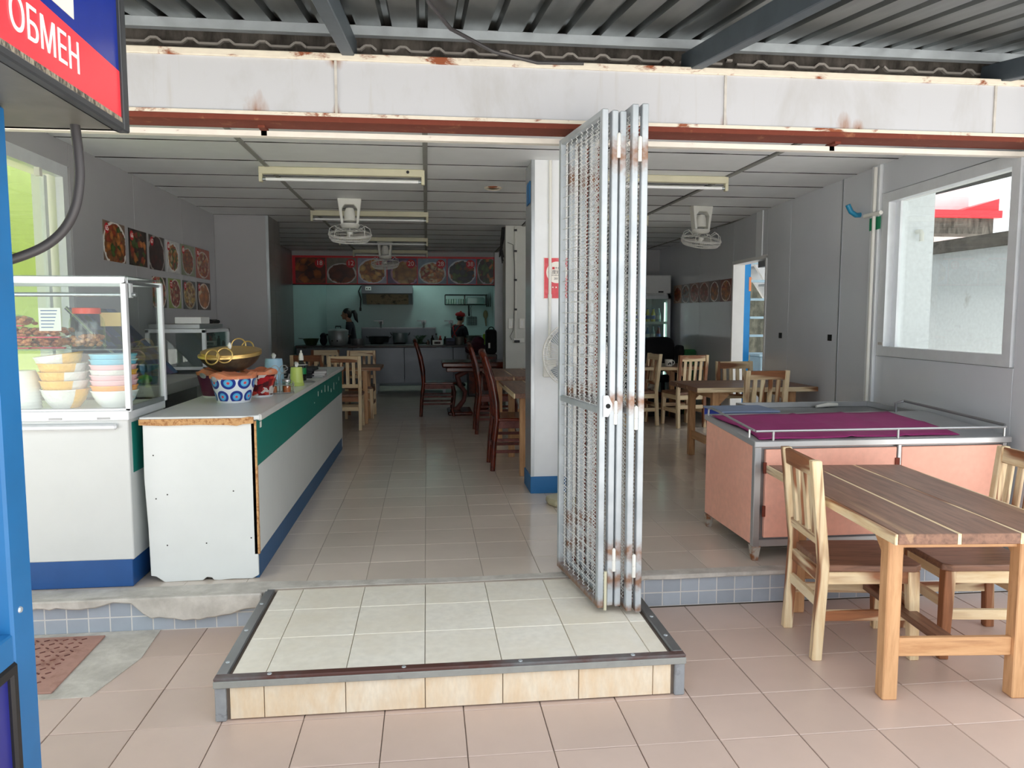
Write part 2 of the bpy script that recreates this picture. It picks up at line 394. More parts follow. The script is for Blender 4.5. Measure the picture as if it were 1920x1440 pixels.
# ---- entry platform
pf = struct('entry_platform', Bx(-0.775, 0.99, 2.785, 3.70, 0.0, 0.152), m_grout, 'raised tiled entry step with metal edging')
xs = [-0.745] + [-0.02 + 0.3 * k for k in (-2, -1, 0, 1, 2, 3)] + [0.955]
ys = [2.815, 3.124, 3.432, 3.695]
for a, b in zip(xs, xs[1:]):
    if b - a < 0.05: continue
    for c, d in zip(ys, ys[1:]):
        chamfer_tile(b - a - 0.003, d - c - 0.003).build('tile', m_plat, pf, loc=((a + b) / 2, (c + d) / 2, 0.162))
    chamfer_tile(b - a - 0.003, 0.125, 0.012).build('riser_tile', m_riser, pf, loc=((a + b) / 2, 2.775, 0.068), rot=(PI / 2, 0, 0))
for xx, sg in ((-0.79, -1), (1.0, 1)):
    for k, (c, d) in enumerate(zip(ys, ys[1:])):
        chamfer_tile(d - c - 0.003, 0.125, 0.012).build('riser_tile', m_riser, pf, loc=(xx + 0.004 * -sg, (c + d) / 2, 0.068), rot=(PI / 2, 0, sg * PI / 2))
Bx(-0.80, 1.012, 2.765, 2.805, 0.155, 0.170).build('edge_angle', stained('edge_metal', (108, 112, 114), (84, 52, 46), 0.52, 1.6, 0.45, bump=0.1), pf, bevel=0.004)
Bx(-0.80, 1.012, 2.762, 2.770, 0.132, 0.158).build('edge_angle', stained('edge_front', (150, 152, 148), (90, 88, 82), 0.35, 6, 0.6), pf, bevel=0.002)
for x0, x1 in ((-0.80, -0.755), (0.967, 1.012)):
    Bx(x0, x1, 2.8, 3.69, 0.155, 0.170).build('edge_angle', m_steeld, pf, bevel=0.004)
    Bx(x0 + (0.0 if x0 < 0 else 0.037), x0 + (0.008 if x0 < 0 else 0.045), 2.78, 3.69, 0.132, 0.158).build('edge_angle', m_steeld, pf)
Bx(-0.797, -0.757, 2.768, 2.80, 0.0, 0.133).build('cement_corner', m_cgrey, pf, bevel=0.004)
Bx(0.968, 1.009, 2.768, 2.80, 0.0, 0.133).build('cement_corner', m_cgrey, pf, bevel=0.004)
sw = MB()
for p in ((-0.78, 3.5), (-0.78, 3.2), (-0.78, 2.9), (-0.6, 2.785), (-0.1, 2.785), (0.35, 2.785), (0.8, 2.785), (0.988, 2.95), (0.988, 3.15)):
    sw.lathe([(0.009, 0.0), (0.008, 0.0022), (0.0, 0.003)], (p[0], p[1], 0.170), 10)
sw.build('edge_screw', m_galv, pf)
struct('threshold_render', MB().prism([(-2.5, 3.665), (-2.5, 3.79), (-1.6, 3.775), (-0.85, 3.80), (-0.3, 3.765), (0.2, 3.752), (0.7, 3.77), (1.02, 3.742), (1.8, 3.745), (3.4, 3.742), (3.4, 3.668), (1.0, 3.668), (1.0, 3.694), (0.55, 3.70), (0.1, 3.69), (-0.3, 3.70), (-0.79, 3.69), (-0.79, 3.665)], 'z', 0.15, 0.1725), m_conc, 'rough grey concrete strip along the shop threshold')
# ---- blue tiled step fronts
bt = tile_mesh('step_tile', 0.094, 0.069, m_bluet, 0.008)
for nm, x0, x1, yy in (('step_front_left', -2.5, -0.80, 3.66), ('step_front_right', 1.014, 3.40, 3.68)):
    st = struct(nm, Bx(x0, x1, yy - 0.002, 3.70, 0.0, 0.15), plain('step_grout_' + nm, (206, 206, 204), 0.9), 'low step faced with small pale blue tiles')
    k = int((x1 - x0) / 0.098)
    for i in range(k):
        for r in (0, 1):
            share('step_tile', bt, st, (x0 + 0.049 + 0.098 * i, yy - 0.003, 0.037 + 0.073 * r), rot=(PI / 2, 0, 0))
# broken cement render over the left step, lip over the right one
pts = [(-2.5, 0.20), (-2.5, 0.137)]
x = -2.45
while x < -0.84:
    t = (x + 2.5) / 1.66
    base = 0.135 if x < -1.72 else 0.128 - 0.052 * math.exp(-((x + 1.16) / 0.26) ** 2) - (0.02 if x > -1.35 else 0)
    if -1.53 < x < -1.40: base = 0.150
    pts.append((x, base + random.uniform(-0.007, 0.007))); x += random.uniform(0.025, 0.05)
pts += [(-0.81, 0.10), (-0.81, 0.172)]
pts[0] = (-2.5, 0.172)
struct('step_render', MB().prism(pts, 'y', 3.628, 3.668), m_conc, 'broken cement render hanging over the pale blue step tiles', bevel=0.006)
pts = [(1.016, 0.172)]
x = 1.016
while x < 3.4:
    pts.append((x, 0.150 + (-0.022 if x < 1.1 else 0) + random.uniform(-0.004, 0.004))); x += random.uniform(0.03, 0.08)
pts.append((3.4, 0.172))
struct('step_lip', MB().prism(pts, 'y', 3.66, 3.682), m_conc, 'chipped cement lip over the step by the gate', bevel=0.003)

# ---- ceiling
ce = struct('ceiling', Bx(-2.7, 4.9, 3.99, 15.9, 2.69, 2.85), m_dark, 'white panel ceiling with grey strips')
cp = Bx(-0.588, 0.588, -0.298, 0.298, -0.012, -0.008).build('p', m_ceil); cpm = cp.data; bpy.data.objects.remove(cp)
for i, cx in enumerate((-1.8, -0.6, 0.6, 1.85, 3.08)):
    for j in range(16):
        y = 4.30 + 0.6 * j
        share('ceiling_panel', cpm, ce, (cx, y, 2.672), rot=(0, 0, 0))
for j in range(16):
    Bx(3.68, 4.6, -0.298, 0.298, -0.012, -0.008).build('ceiling_panel', m_ceil, ce, loc=(0, 4.30 + 0.6 * j, 2.672))
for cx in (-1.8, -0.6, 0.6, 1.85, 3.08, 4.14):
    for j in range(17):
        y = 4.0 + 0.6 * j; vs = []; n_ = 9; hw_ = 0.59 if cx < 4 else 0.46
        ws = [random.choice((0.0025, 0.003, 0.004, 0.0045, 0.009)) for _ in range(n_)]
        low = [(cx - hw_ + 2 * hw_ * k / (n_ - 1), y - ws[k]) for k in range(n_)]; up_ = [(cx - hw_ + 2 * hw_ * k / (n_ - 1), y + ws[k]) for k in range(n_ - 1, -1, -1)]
        MB().prism(low + up_, 'z', 2.6565, 2.664).build('panel_joint', m_dark, ce)  # dark strips below the panels stand in for shade in the gaps
for cx in (-1.2, 0.0, 1.22, 2.47, 3.675):
    Bx(cx - 0.017, cx + 0.017, 4.0, 13.6, 2.652, 2.664).build('ceiling_strip', m_tee, ce)
Bx(-2.4, 4.6, 13.6, 15.8, 2.655, 2.69).build('kitchen_ceiling', m_ceil, ce)

# ---- left wall with window
wl = struct('wall_left', Bx(-2.56, -2.375, 3.75, 4.0, 0.0, 2.9).box(-2.56, -2.375, 4.0, 5.30, 0.0, 1.0).box(-2.56, -2.375, 4.0, 5.30, 2.44, 2.9).box(-2.56, -2.375, 5.30, 9.0, 0.0, 2.9), m_white, 'grey laminate left wall')
for a, b, c, d in ((3.76, 5.385, 2.50, 2.66), (3.76, 5.385, 0.17, 0.95), (3.76, 3.94, 0.95, 2.5), (5.392, 6.49, 0.17, 2.66), (6.495, 7.70, 0.17, 2.66), (7.705, 8.82, 0.17, 2.66)):
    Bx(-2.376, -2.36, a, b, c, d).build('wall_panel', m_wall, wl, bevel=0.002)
w1 = struct('window_1', Bx(-2.40, -2.352, 5.275, 5.345, 0.95, 2.50).box(-2.40, -2.352, 3.95, 4.02, 0.95, 2.50).box(-2.40, -2.352, 4.02, 5.275, 2.42, 2.50).box(-2.40, -2.352, 4.02, 5.275, 0.95, 1.02), m_alu, 'white framed window towards the lime green wall')
for a, b in ((4.03, 4.62), (4.66, 5.22)):
    Bx(-2.45, -2.447, a, b, 1.05, 2.40).build('pane', m_glass, w1)
for a in (4.02, 4.60, 4.64, 5.20):
    Bx(-2.462, -2.435, a, a + 0.04, 1.02, 2.42).build('sash', m_alu, w1)
Bx(-2.372, -2.34, 4.95, 4.985, 2.37, 2.42).build('catch', m_plas, w1)
# ---- right wall, slightly splayed, with window and door opening
def rwx(y): return 3.448 + 0.074 * (y - 5.582)
def rw(mb, y0, y1, z0, z1, d0=0.0, d1=0.02):
    vs = [(rwx(y) + d, y, z) for z in (z0, z1) for y, d in ((y0, d0), (y0, d1), (y1, d1), (y1, d0))]
    return mb.add(vs, [(0, 1, 2, 3), (7, 6, 5, 4), (0, 4, 5, 1), (1, 5, 6, 2), (2, 6, 7, 3), (3, 7, 4, 0)])
core = MB()
for a, b, c, d in ((3.60, 3.98, 0, 2.9), (3.98, 5.30, 0, 1.28), (3.98, 5.30, 2.37, 2.9), (5.30, 7.67, 0, 2.9), (7.67, 8.74, 2.16, 2.9), (8.74, 12.7, 0, 2.9)):
    rw(core, a, b, c, d, 0.018, 0.125)
wr = struct('wall_right', core, m_white, 'glossy grey laminate right wall')
for a, b, c, d in ((3.62, 3.90, 0.17, 2.66), (3.903, 5.40, 0.17, 1.215), (3.903, 5.40, 2.44, 2.66), (5.53, 6.015, 0.17, 2.66), (6.025, 7.065, 0.17, 2.66), (7.072, 7.665, 0.17, 2.66), (7.672, 8.735, 2.165, 2.66), (8.742, 10.1, 0.17, 2.66), (10.107, 12.5, 0.17, 2.66)):
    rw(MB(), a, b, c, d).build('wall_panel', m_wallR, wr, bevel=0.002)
rw(MB(), 5.405, 5.525, 0.17, 2.66, -0.02, 0.03).build('pilaster', m_colm, wr, bevel=0.003)
rw(MB(), 7.80, 7.98, 2.165, 2.66, -0.012, 0.02).build('pilaster', m_colm, wr, bevel=0.003)
rw(MB(), 6.013, 6.027, 0.17, 2.66, -0.004, 0.01).build('joint_strip', m_alud, wr)
w2 = struct('window_2', rw(rw(rw(rw(MB(), 3.92, 3.99, 1.22, 2.43, -0.012, 0.05), 5.28, 5.37, 1.22, 2.43, -0.012, 0.05), 3.99, 5.28, 2.36, 2.43, -0.012, 0.05), 3.99, 5.28, 1.22, 1.29, -0.012, 0.05), m_alu, 'white framed window towards the neighbouring white wall')
rw(MB(), 3.99, 5.28, 1.29, 2.36, 0.06, 0.064).build('pane', m_glass, w2)
rw(MB(), 5.215, 5.28, 1.29, 2.36, 0.045, 0.085).build('sash', m_alu, w2)
rw(MB(), 5.285, 5.345, 1.3, 1.32, -0.016, -0.012).build('wear_mark', m_conc, w2)
# door lining
d1 = struct('door_1', rw(rw(rw(MB(), 8.70, 8.745, 0.17, 2.165, -0.01, 0.135), 7.66, 7.69, 0.17, 2.165, -0.01, 0.135), 7.66, 8.745, 2.14, 2.18, -0.01, 0.135), m_white, 'white lined side doorway in the grey wall')
rw(MB(), 7.70, 8.0, 2.06, 2.13, 0.03, 0.09).build('door_closer', m_alud, d1)
# ---- partition block at the end of the left wall
pb = struct('wall_partition', Bx(-2.5, -1.785, 8.835, 9.5, 0.0, 2.9), m_wall, 'grey partition stub with tiled side')
Bx(-2.36, -1.775, 8.82, 8.836, 0.17, 2.66).build('wall_panel', m_wall, pb, bevel=0.002)
Bx(-1.80, -1.768, 8.812, 8.84, 0.17, 2.66).build('corner_bead', m_alud, pb)
for k in range(9):
    for a, b in ((8.845, 9.165), (9.17, 9.5)):
        Bx(-1.786, -1.774, a, b, 0.172 + 0.277 * k, 0.446 + 0.277 * k).build('wall_tile', m_wtile, pb)
# ---- back room walls
struct('wall_back_left', Bx(-2.45, -2.30, 9.4, 13.4, 0, 2.9), m_wtile)
struct('wall_back_right', Bx(1.37, 4.6, 12.5, 12.7, 0, 2.9).box(1.37, 1.5, 12.5, 13.4, 0, 2.9), m_wall)
struct('wall_kitchen_front', Bx(-2.4, 1.3, 13.34, 13.44, 2.09, 2.9), m_wall)
struct('wall_kitchen_back', Bx(-2.6, 1.7, 15.6, 15.75, 0, 2.9), m_kit, 'pale green kitchen back wall')
struct('wall_kitchen_left', MB().prism([(-2.30, 13.4), (-2.02, 15.62), (-2.4, 15.62), (-2.4, 13.4)], 'z', 0, 2.9), m_kit)
struct('wall_kitchen_right', Bx(1.375, 1.6, 13.3, 15.7, 0, 2.9), m_kit)
# ---- columns
c1 = struct('column_front', Bx(0.79, 1.17, 5.565, 5.89, 0.17, 2.66), m_colm, 'white laminate column with a blue base')
Bx(0.782, 1.18, 5.55, 5.566, 0.30, 2.66).build('wall_panel', m_colm, c1)
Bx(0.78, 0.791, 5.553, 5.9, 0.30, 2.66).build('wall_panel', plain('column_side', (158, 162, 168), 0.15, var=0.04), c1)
Bx(0.775, 0.80, 5.545, 5.57, 0.30, 2.66).build('corner_bead', m_alud, c1)
Bx(0.772, 1.19, 5.54, 5.91, 0.17, 0.30).build('blue_plinth', m_blue, c1, bevel=0.003)
Bx(0.772, 0.778, 5.62, 5.80, 2.36, 2.52).build('blue_mark', m_blue, c1)
c2 = struct('column_middle', Bx(0.995, 1.40, 9.45, 9.8, 0.17, 2.66), plain('column_cream', (198, 200, 194), 0.45, var=0.03), 'pale column carrying cables and sockets')
c3 = struct('column_kitchen', Bx(1.20, 1.372, 13.2, 13.42, 0.17, 2.66), m_colm, 'kitchen end column')

# ---- shop front beam, track, concrete head, canopy
bm_ = struct('front_beam', Bx(-2.9, 4.6, 3.755, 3.90, 2.47, 2.74), m_beam, 'white painted front beam with rusty flanges')
Bx(-2.9, 4.6, 3.742, 3.91, 2.725, 2.757).build('top_flange', m_rustw, bm_, bevel=0.003)
Bx(-2.9, 4.6, 3.742, 3.91, 2.436, 2.462).build('bottom_flange', m_rust, bm_, bevel=0.003)
Bx(-2.9, 4.6, 3.744, 3.758, 2.460, 2.478).build('flange_edge', m_rustw, bm_)
for x in (-0.42, 1.515, 3.0):
    Bx(x - 0.006, x + 0.006, 3.747, 3.757, 2.46, 2.73).build('beam_joint', m_conc, bm_)
trk = struct('gate_track', Bx(-2.9, 4.6, 3.90, 3.945, 2.398, 2.424), m_track, 'flaking white gate track under the beam')
for x in (-0.79, 2.18):
    Bx(x - 0.016, x + 0.016, 3.84, 3.94, 2.424, 2.44).box(x - 0.014, x + 0.014, 3.90, 3.925, 2.40, 2.45).build('track_hanger', m_rust, trk)
struct('wall_front_upper', Bx(-3.0, 4.7, 3.94, 4.0, 2.66, 3.5), m_cdark, 'mould blackened concrete above the beam')
mo = MB(); x = -2.6
pts = []
while x < 4.5:
    pts += [(x, 3.93, 2.838), (x + 0.06, 3.93, 2.838), (x + 0.085, 3.93, 2.858), (x + 0.115, 3.93, 2.858), (x + 0.14, 3.93, 2.838)]; x += 0.171
for a in range(0, len(pts) - 1):
    if random.random() < 0.93: mo.bar(pts[a], pts[a + 1], 0.02, 0.011)
struct('old_mortar_line', mo, plain('old_mortar', (178, 172, 166), 0.9), 'wavy mortar line left by an older roof')
SL = 0.146
def rz(y): return 2.905 + SL * (y - 3.8)
prof = [(0, 0), (0.118, 0), (0.130, 0.032), (0.159, 0.032), (0.171, 0)]
vs = []; fs = []; n = 0
x = -3.4
xsr = []
while x < 5.0:
    xsr += [(x + a, b) for a, b in prof[:-1]]; x += 0.171
for k, (xa, h) in enumerate(xsr):
    for y in (2.3, 3.98): vs.append((xa, y, rz(y) + h))
for k in range(len(xsr) - 1): fs.append((2 * k, 2 * k + 1, 2 * k + 3, 2 * k + 2))
ro = struct('canopy_roof', MB().add(vs, fs), m_sheet, 'corrugated metal canopy roof over the terrace')
so = ro.modifiers.new('solid', 'SOLIDIFY'); so.thickness = 0.0015
cr = MB()
for yy in (3.80, 2.35):
    MB().add([(xx, yy + a, rz(yy) - 0.045 * b - 0.002) for xx in (-3.4, 4.9) for a, b in ((-0.02, 0), (0.02, 0), (0.02, 1), (-0.02, 1))],
             [(0, 1, 2, 3), (7, 6, 5, 4), (0, 4, 5, 1), (1, 5, 6, 2), (2, 6, 7, 3), (3, 7, 4, 0)]).build('purlin', m_galv, ro)
for xx in (-2.1, -0.36, 1.36, 3.05, 4.6):
    MB().bar((xx, 2.3, rz(2.3) - 0.10), (xx, 3.9, rz(3.9) - 0.10), 0.06, 0.10).build('rafter', m_rafter, ro, bevel=0.004)
# cable tie hanging from the rafter
tag(MB().tube([(1.40, 3.66, 2.80), (1.385, 3.66, 2.79), (1.36, 3.66, 2.765), (1.335, 3.665, 2.75)], [0.004, 0.007, 0.005, 0.002], 6).build('cable_tie', m_plas, smooth=True), 'white plastic tie dangling from the canopy rafter', 'cable tie')
tag(MB().tube([(-0.02, 2.9, 2.78), (0.02, 3.2, 2.79), (0.12, 3.5, 2.80), (0.33, 3.68, 2.77), (0.55, 3.735, 2.745), (0.78, 3.735, 2.75)], 0.009, 8).build('roof_cable', m_cable, smooth=True), 'dark cable sagging from the canopy onto the white beam', 'cable')

# ---- surroundings seen through the windows and door
lg = struct('neighbour_wall_lime', Bx(-3.75, -3.45, 3.0, 11.0, -0.2, 4.2), m_lime, 'lime green neighbouring wall')
for z in (0.9, 2.05, 3.2):
    Bx(-3.452, -3.446, 3.0, 11.0, z - 0.005, z + 0.005).build('joint', plain('lime_joint', (150, 168, 70), 0.8), lg)
m_old = stained('weathered_white', (222, 226, 230), (168, 166, 160), 0.30, 2.2, 0.8, bump=0.1)
nw = struct('neighbour_wall_white', Bx(5.55, 5.75, 2.0, 8.4, -0.2, 2.20), m_old, 'weathered white boundary wall')
Bx(5.50, 5.80, 2.0, 8.4, 2.20, 2.33).build('coping', m_cdark, nw)
Bx(5.545, 5.552, 6.6, 6.63, 0.5, 2.1).build('crack', m_cdark, nw)
struct('alley_ground', Bx(3.4, 14, 3.6, 14, -0.25, 0.1), m_conc)
nb = struct('neighbour_building', Bx(9.2, 10.75, 14.0, 20.0, -0.2, 7.0), plain('pale_pink_wall', (242, 222, 224), 0.8), 'pale neighbouring building with a red trim')
Bx(8.8, 11.0, 13.4, 14.0, 3.42, 3.56).build('red_trim', m_red, nb); Bx(8.8, 10.9, 13.5, 14.0, 3.12, 3.42).build('eave', m_cdark, nb); Bx(9.2, 10.0, 13.95, 14.0, 2.6, 3.1).build('shutter', m_redp, nb)
MB().prism([(10.2, 3.56), (11.0, 3.56), (11.0, 3.80)], 'y', 13.5, 13.9).build('red_gable', m_red, nb)
pil = struct('neighbour_pillar', Bx(3.85, 4.12, 5.75, 5.95, 0.1, 2.75), m_old, 'weathered white pillar outside the window')
MB().tube([(3.97, 5.75, 2.20), (3.97, 5.70, 2.20), (3.97, 5.685, 2.18), (3.97, 5.685, 2.12)], 0.018, 10).build('spout', m_plas, pil, smooth=True)
struct('alley_wall', Bx(5.6, 5.8, 8.6, 14.0, -0.2, 2.6), stained('mossy_wall', (96, 98, 84), (54, 58, 46), 0.5, 3.0, 0.95, bump=0.4), 'mossy wall beyond the side doorway')
ORD = ['first', 'second', 'third', 'fourth', 'fifth', 'sixth', 'seventh', 'eighth', 'ninth']
# ================================================================ FOREGROUND THINGS
# ---- currency exchange booth (front faces the terrace) and its sign
bo = thing('exchange_booth', 'blue framed exchange booth with white panel beside the terrace', 'booth', (-1.35, 1.2, -0.006))
def BW(name, mat, *boxes, bevel=0.0, parent=None, **k):
    m = MB()
    for b in boxes: m.box(*b)
    return m.build(name, mat, parent, bevel=bevel, world=True, **k)
m_boothw = plain('booth_white', (226, 230, 232), 0.3)
BW('body', m_boothw, (-1.75, -0.99, 0.42, 1.84, 0.0, 1.96), parent=bo)
BW('corner_post', m_blue, (-1.02, -0.94, 1.757, 1.85, 0.0, 1.975), bevel=0.006, parent=bo)
BW('corner_post', m_blue, (-1.02, -0.94, 0.40, 0.52, 0.0, 1.975), bevel=0.006, parent=bo)
for za, zb in ((0.70, 0.785), (0.0, 0.09), (1.85, 1.975)): BW('rail', m_blue, (-1.0, -0.942, 0.5, 1.76, za, zb), bevel=0.004, parent=bo)
lp = BW('lower_panel', plain('panel_indigo', (40, 44, 132), 0.35), (-0.965, -0.948, 0.54, 1.74, 0.1, 0.70), parent=bo)
MBf = MB()
for b in ((-0.97, -0.936, 1.738, 1.765, 0.09, 0.72), (-0.97, -0.936, 0.52, 1.75, 0.69, 0.72), (-0.97, -0.936, 0.5, 0.54, 0.09, 0.72)): MBf.box(*b)
MBf.build('panel_gasket', m_blk, bo, bevel=0.006, world=True)
MB().lathe([(0.008, 0), (0.006, 0.004), (0, 0.005)], n=10).xf(Matrix.Translation((-0.94, 1.79, 0.83)) @ Matrix.Rotation(PI / 2, 4, 'Y')).build('screw', m_galv, bo, world=True)
# sign box on top
sg = thing('exchange_sign', 'red white and blue box sign with white lettering above the booth', 'sign', (-1.2, 1.6, 1.975))
BW('case', plain('sign_case', (92, 90, 84), 0.5, var=0.25), (-1.7, -0.757, 0.5, 2.05, 1.975, 1.995), (-1.7, -0.757, 2.035, 2.05, 1.975, 2.75), (-1.7, -0.757, 0.5, 0.515, 1.975, 2.75), (-1.7, -0.757, 0.5, 2.05, 2.735, 2.75), (-1.7, -1.68, 0.5, 2.05, 1.975, 2.75), parent=sg)
BW('case_rim', plain('sign_rim', (48, 50, 52), 0.45), (-0.775, -0.748, 2.02, 2.055, 1.97, 2.755), (-0.775, -0.748, 0.5, 2.02, 1.97, 1.988), (-0.775, -0.748, 0.5, 2.02, 2.735, 2.755), bevel=0.003, parent=sg)
BW('grime_strip', stained('grime', (150, 140, 120), (60, 56, 50), 0.5, 40, 0.9, stretch=(1, 3, 1)), (-0.762, -0.7525, 0.5, 2.02, 1.988, 2.0), parent=sg)
m_sred = plain('sign_red', (226, 56, 66), 0.3); m_sblue = plain('sign_blue', (24, 44, 132), 0.2); m_scream = plain('sign_cream', (236, 228, 206), 0.3)
fx = -0.756
def face(name, poly, mat, x=fx, t=0.0015):
    return MB().prism(poly, 'x', x - t, x).build(name, mat, sg, world=True)
face('blue_face', [(0.5, 2.0), (2.02, 2.0), (2.02, 2.735), (0.5, 2.735)], m_sblue)
face('red_stripe', [(0.9, 2.0), (2.02, 2.0), (2.02, 2.113), (1.63, 2.128), (0.9, 2.15)], m_sred, fx + 0.0012)
face('cream_panel', [(0.9, 2.165), (1.782, 2.147), (1.79, 2.45), (0.9, 2.45)], m_scream, fx + 0.0012)
m_letter = plain('white_letter', (240, 238, 234), 0.4)
text('lettering', '/ ОБМЕН', 0.092, m_letter, sg, (fx + 0.0025 + 1.2, 1.80 - 1.6, 2.062 - 1.975), (PI / 2, 0, PI / 2), align='RIGHT', sx=0.86)
# cable loop from the sign to the booth
ctl = [Vector(p) for p in ((-0.857, 2.0, 1.975), (-0.852, 2.0, 1.90), (-0.853, 2.0, 1.84), (-0.866, 2.0, 1.775), (-0.894, 2.0, 1.722), (-0.935, 1.99, 1.68), (-0.985, 1.96, 1.648), (-1.03, 1.92, 1.628), (-1.07, 1.85, 1.62))]
pts = []
for i in range(len(ctl) - 1):
    p0, p1, p2, p3 = ctl[max(i - 1, 0)], ctl[i], ctl[i + 1], ctl[min(i + 2, len(ctl) - 1)]
    for k in range(5):
        t_ = k / 5; pts.append(0.5 * ((2 * p1) + (p2 - p0) * t_ + (2 * p0 - 5 * p1 + 4 * p2 - p3) * t_ * t_ + (3 * p1 - p0 - 3 * p2 + p3) * t_ ** 3))
pts.append(ctl[-1])
tag(MB().tube(pts, 0.0115, 10).build('booth_cable', m_cable, smooth=True), 'thick dark cable looping from the sign case to the booth', 'cable')

# ---- white glass topped cart
ct = thing('glass_cart', 'white food cart with glass display case beside the counter', 'cart', (-1.95, 3.80, 0.17))
BW('body', plain('cart_laminate', (203, 207, 207), 0.35, var=0.02), (-2.32, -1.452, 3.80, 4.30, 0.31, 1.03), bevel=0.004, parent=ct)
BW('plinth', m_navy, (-2.32, -1.462, 3.803, 4.30, 0.172, 0.312), bevel=0.003, parent=ct)
BW('green_band', m_green, (-1.453, -1.449, 3.84, 4.30, 0.74, 0.99), parent=ct)
BW('top_rail', m_alu, (-2.32, -1.445, 3.79, 4.31, 1.005, 1.055), bevel=0.004, parent=ct)
BW('bumper', m_alu, (-2.32, -1.50, 3.772, 3.80, 0.962, 0.990), bevel=0.008, parent=ct)
for x in (-2.1, -1.78, -1.56): BW('bracket', m_steeld, (x - 0.03, x + 0.03, 3.788, 3.792, 1.012, 1.022), parent=ct)
case = BW('display_frame', m_alu, (-2.32, -1.435, 3.795, 3.825, 1.67, 1.70), (-1.46, -1.435, 3.795, 3.825, 1.05, 1.67), (-1.455, -1.43, 4.27, 4.30, 1.05, 1.68), (-2.32, -2.29, 3.795, 3.825, 1.05, 1.67), (-2.32, -1.43, 4.27, 4.295, 1.67, 1.69), (-2.32, -1.435, 3.795, 3.82, 1.05, 1.065), bevel=0.003, parent=ct)
BW('display_rail', m_alud, (-1.455, -1.435, 3.82, 4.28, 1.05, 1.075), parent=ct); BW('display_rail', m_alud, (-1.45, -1.44, 3.82, 4.28, 1.665, 1.68), parent=ct)
BW('glass_pane', m_glass, (-2.29, -1.46, 3.806, 3.810, 1.065, 1.67), parent=ct)
BW('glass_pane', m_glass, (-1.447, -1.443, 3.825, 4.27, 1.07, 1.67), parent=ct)
BW('glass_top', m_glassg, (-2.31, -1.435, 3.80, 4.29, 1.698, 1.704), parent=ct)
BW('glass_shelf', m_glassg, (-2.30, -1.45, 3.84, 4.26, 1.345, 1.352), parent=ct)
MB().tube([(-2.28, 3.86, 1.615), (-1.41, 3.86, 1.615)], 0.011, 10).build('hanging_rod', m_alud, ct, smooth=True, world=True)
BW('rod_bracket', m_alu, (-1.45, -1.43, 3.845, 3.875, 1.60, 1.67), parent=ct)
# bowls
def bowl_mesh(mb, r, h, z0=0.0, c=(0, 0), wob=0.0, n=22):
    mb.lathe([(0.0, z0 + 0.004), (r * 0.5, z0 + 0.004), (r * 0.5, z0), (r * 0.56, z0), (r * 0.8, z0 + h * 0.35), (r * 0.94, z0 + h * 0.72), (r * 1.0, z0 + h), (r * 1.02, z0 + h), (r * 1.02, z0 + h - 0.006), (r * 0.97, z0 + h - 0.004), (r * 0.9, z0 + h * 0.72), (r * 0.72, z0 + h * 0.36), (r * 0.4, z0 + 0.014), (0, z0 + 0.012)][3:] , (c[0], c[1], 0), n)
    mb.lathe([(r * 0.56, z0), (0.0, z0)], (c[0], c[1], 0), n)
    return mb
def bowlmat(name, a, b):
    s = NT(name); v = s.coords((1, 1, 1)); sp = s.n('ShaderNodeSeparateXYZ'); tc = s.n('ShaderNodeTexCoord'); s.l(tc.outputs['Object'], sp.inputs[0])
    ang = s.math('ADD', sp.outputs[0], s.math('MULTIPLY', sp.outputs[1], 0.6))
    f = s.ramp(ang, [(0.45, L(*a)), (0.46, L(*b))]) if False else s.mix(s.ramp(s.math('ADD', s.math('MULTIPLY', ang, 4.0), 0.5), [(0.40, 0.0), (0.42, 1.0)]), L(*a), L(*b))
    vo = s.n('ShaderNodeTexVoronoi', i_Scale=55.0); s.l(v, vo.inputs['Vector']); s.bump(vo.outputs['Distance'], 0.5, 0.006)
    return s.fin(f, 0.3)
by = bowlmat('bowl_yellow_white', (232, 180, 70), (226, 226, 224)); by2 = bowlmat('bowl_white_yellow', (226, 226, 224), (232, 180, 70))
bcol = {k: plain('melamine_' + k, c, 0.25, var=0.03) for k, c in dict(blue=(110, 196, 226), pink=(240, 190, 200), orange=(246, 160, 66), white=(236, 238, 238)).items()}
zz = 1.056
for k, (m, lab) in enumerate(((by2, 'white and yellow textured bowl at the bottom of its stack in the cart'), (by, 'white yellow textured bowl, second from the bottom in the cart'), (by, 'yellow textured bowl in the middle of the cart stack'), (by, 'yellow textured bowl under the tilted top one in the cart'), (by2, 'tilted yellow and white bowl topping its stack in the cart'))):
    o = bowl_mesh(MB(), 0.108, 0.095).build('bowl', m, smooth=True, loc=(-1.80 - 0.003 * k, 3.95, zz + 0.043 * k), rot=(0, -0.13 if k == 4 else 0, random.uniform(0, 1)))
    tag(o, lab, 'bowl', 'yellow and white bowls in the glass cart')
for k, (c, lab) in enumerate((('white', 'cream edged bowl lying lowest under the orange bowl'), ('orange', 'orange melamine bowl in the coloured stack'), ('pink', 'pink melamine bowl resting inside the orange one'), ('pink', 'pink melamine bowl under the white and yellow one'), (None, 'white and yellow bowl caught between the pink bowls'), ('pink', 'pink melamine bowl just under the blue bowls'), ('blue', 'lower of two sky blue bowls on the coloured stack'), ('blue', 'upper of two sky blue bowls on the coloured stack'))):
    o = bowl_mesh(MB(), 0.108, 0.085).build('bowl', bcol[c] if c else by2, smooth=True, loc=(-1.572, 3.965, zz + 0.026 * k), rot=(0, 0, random.uniform(0, 6)))
    tag(o, lab, 'bowl', 'coloured melamine bowls in the glass cart')
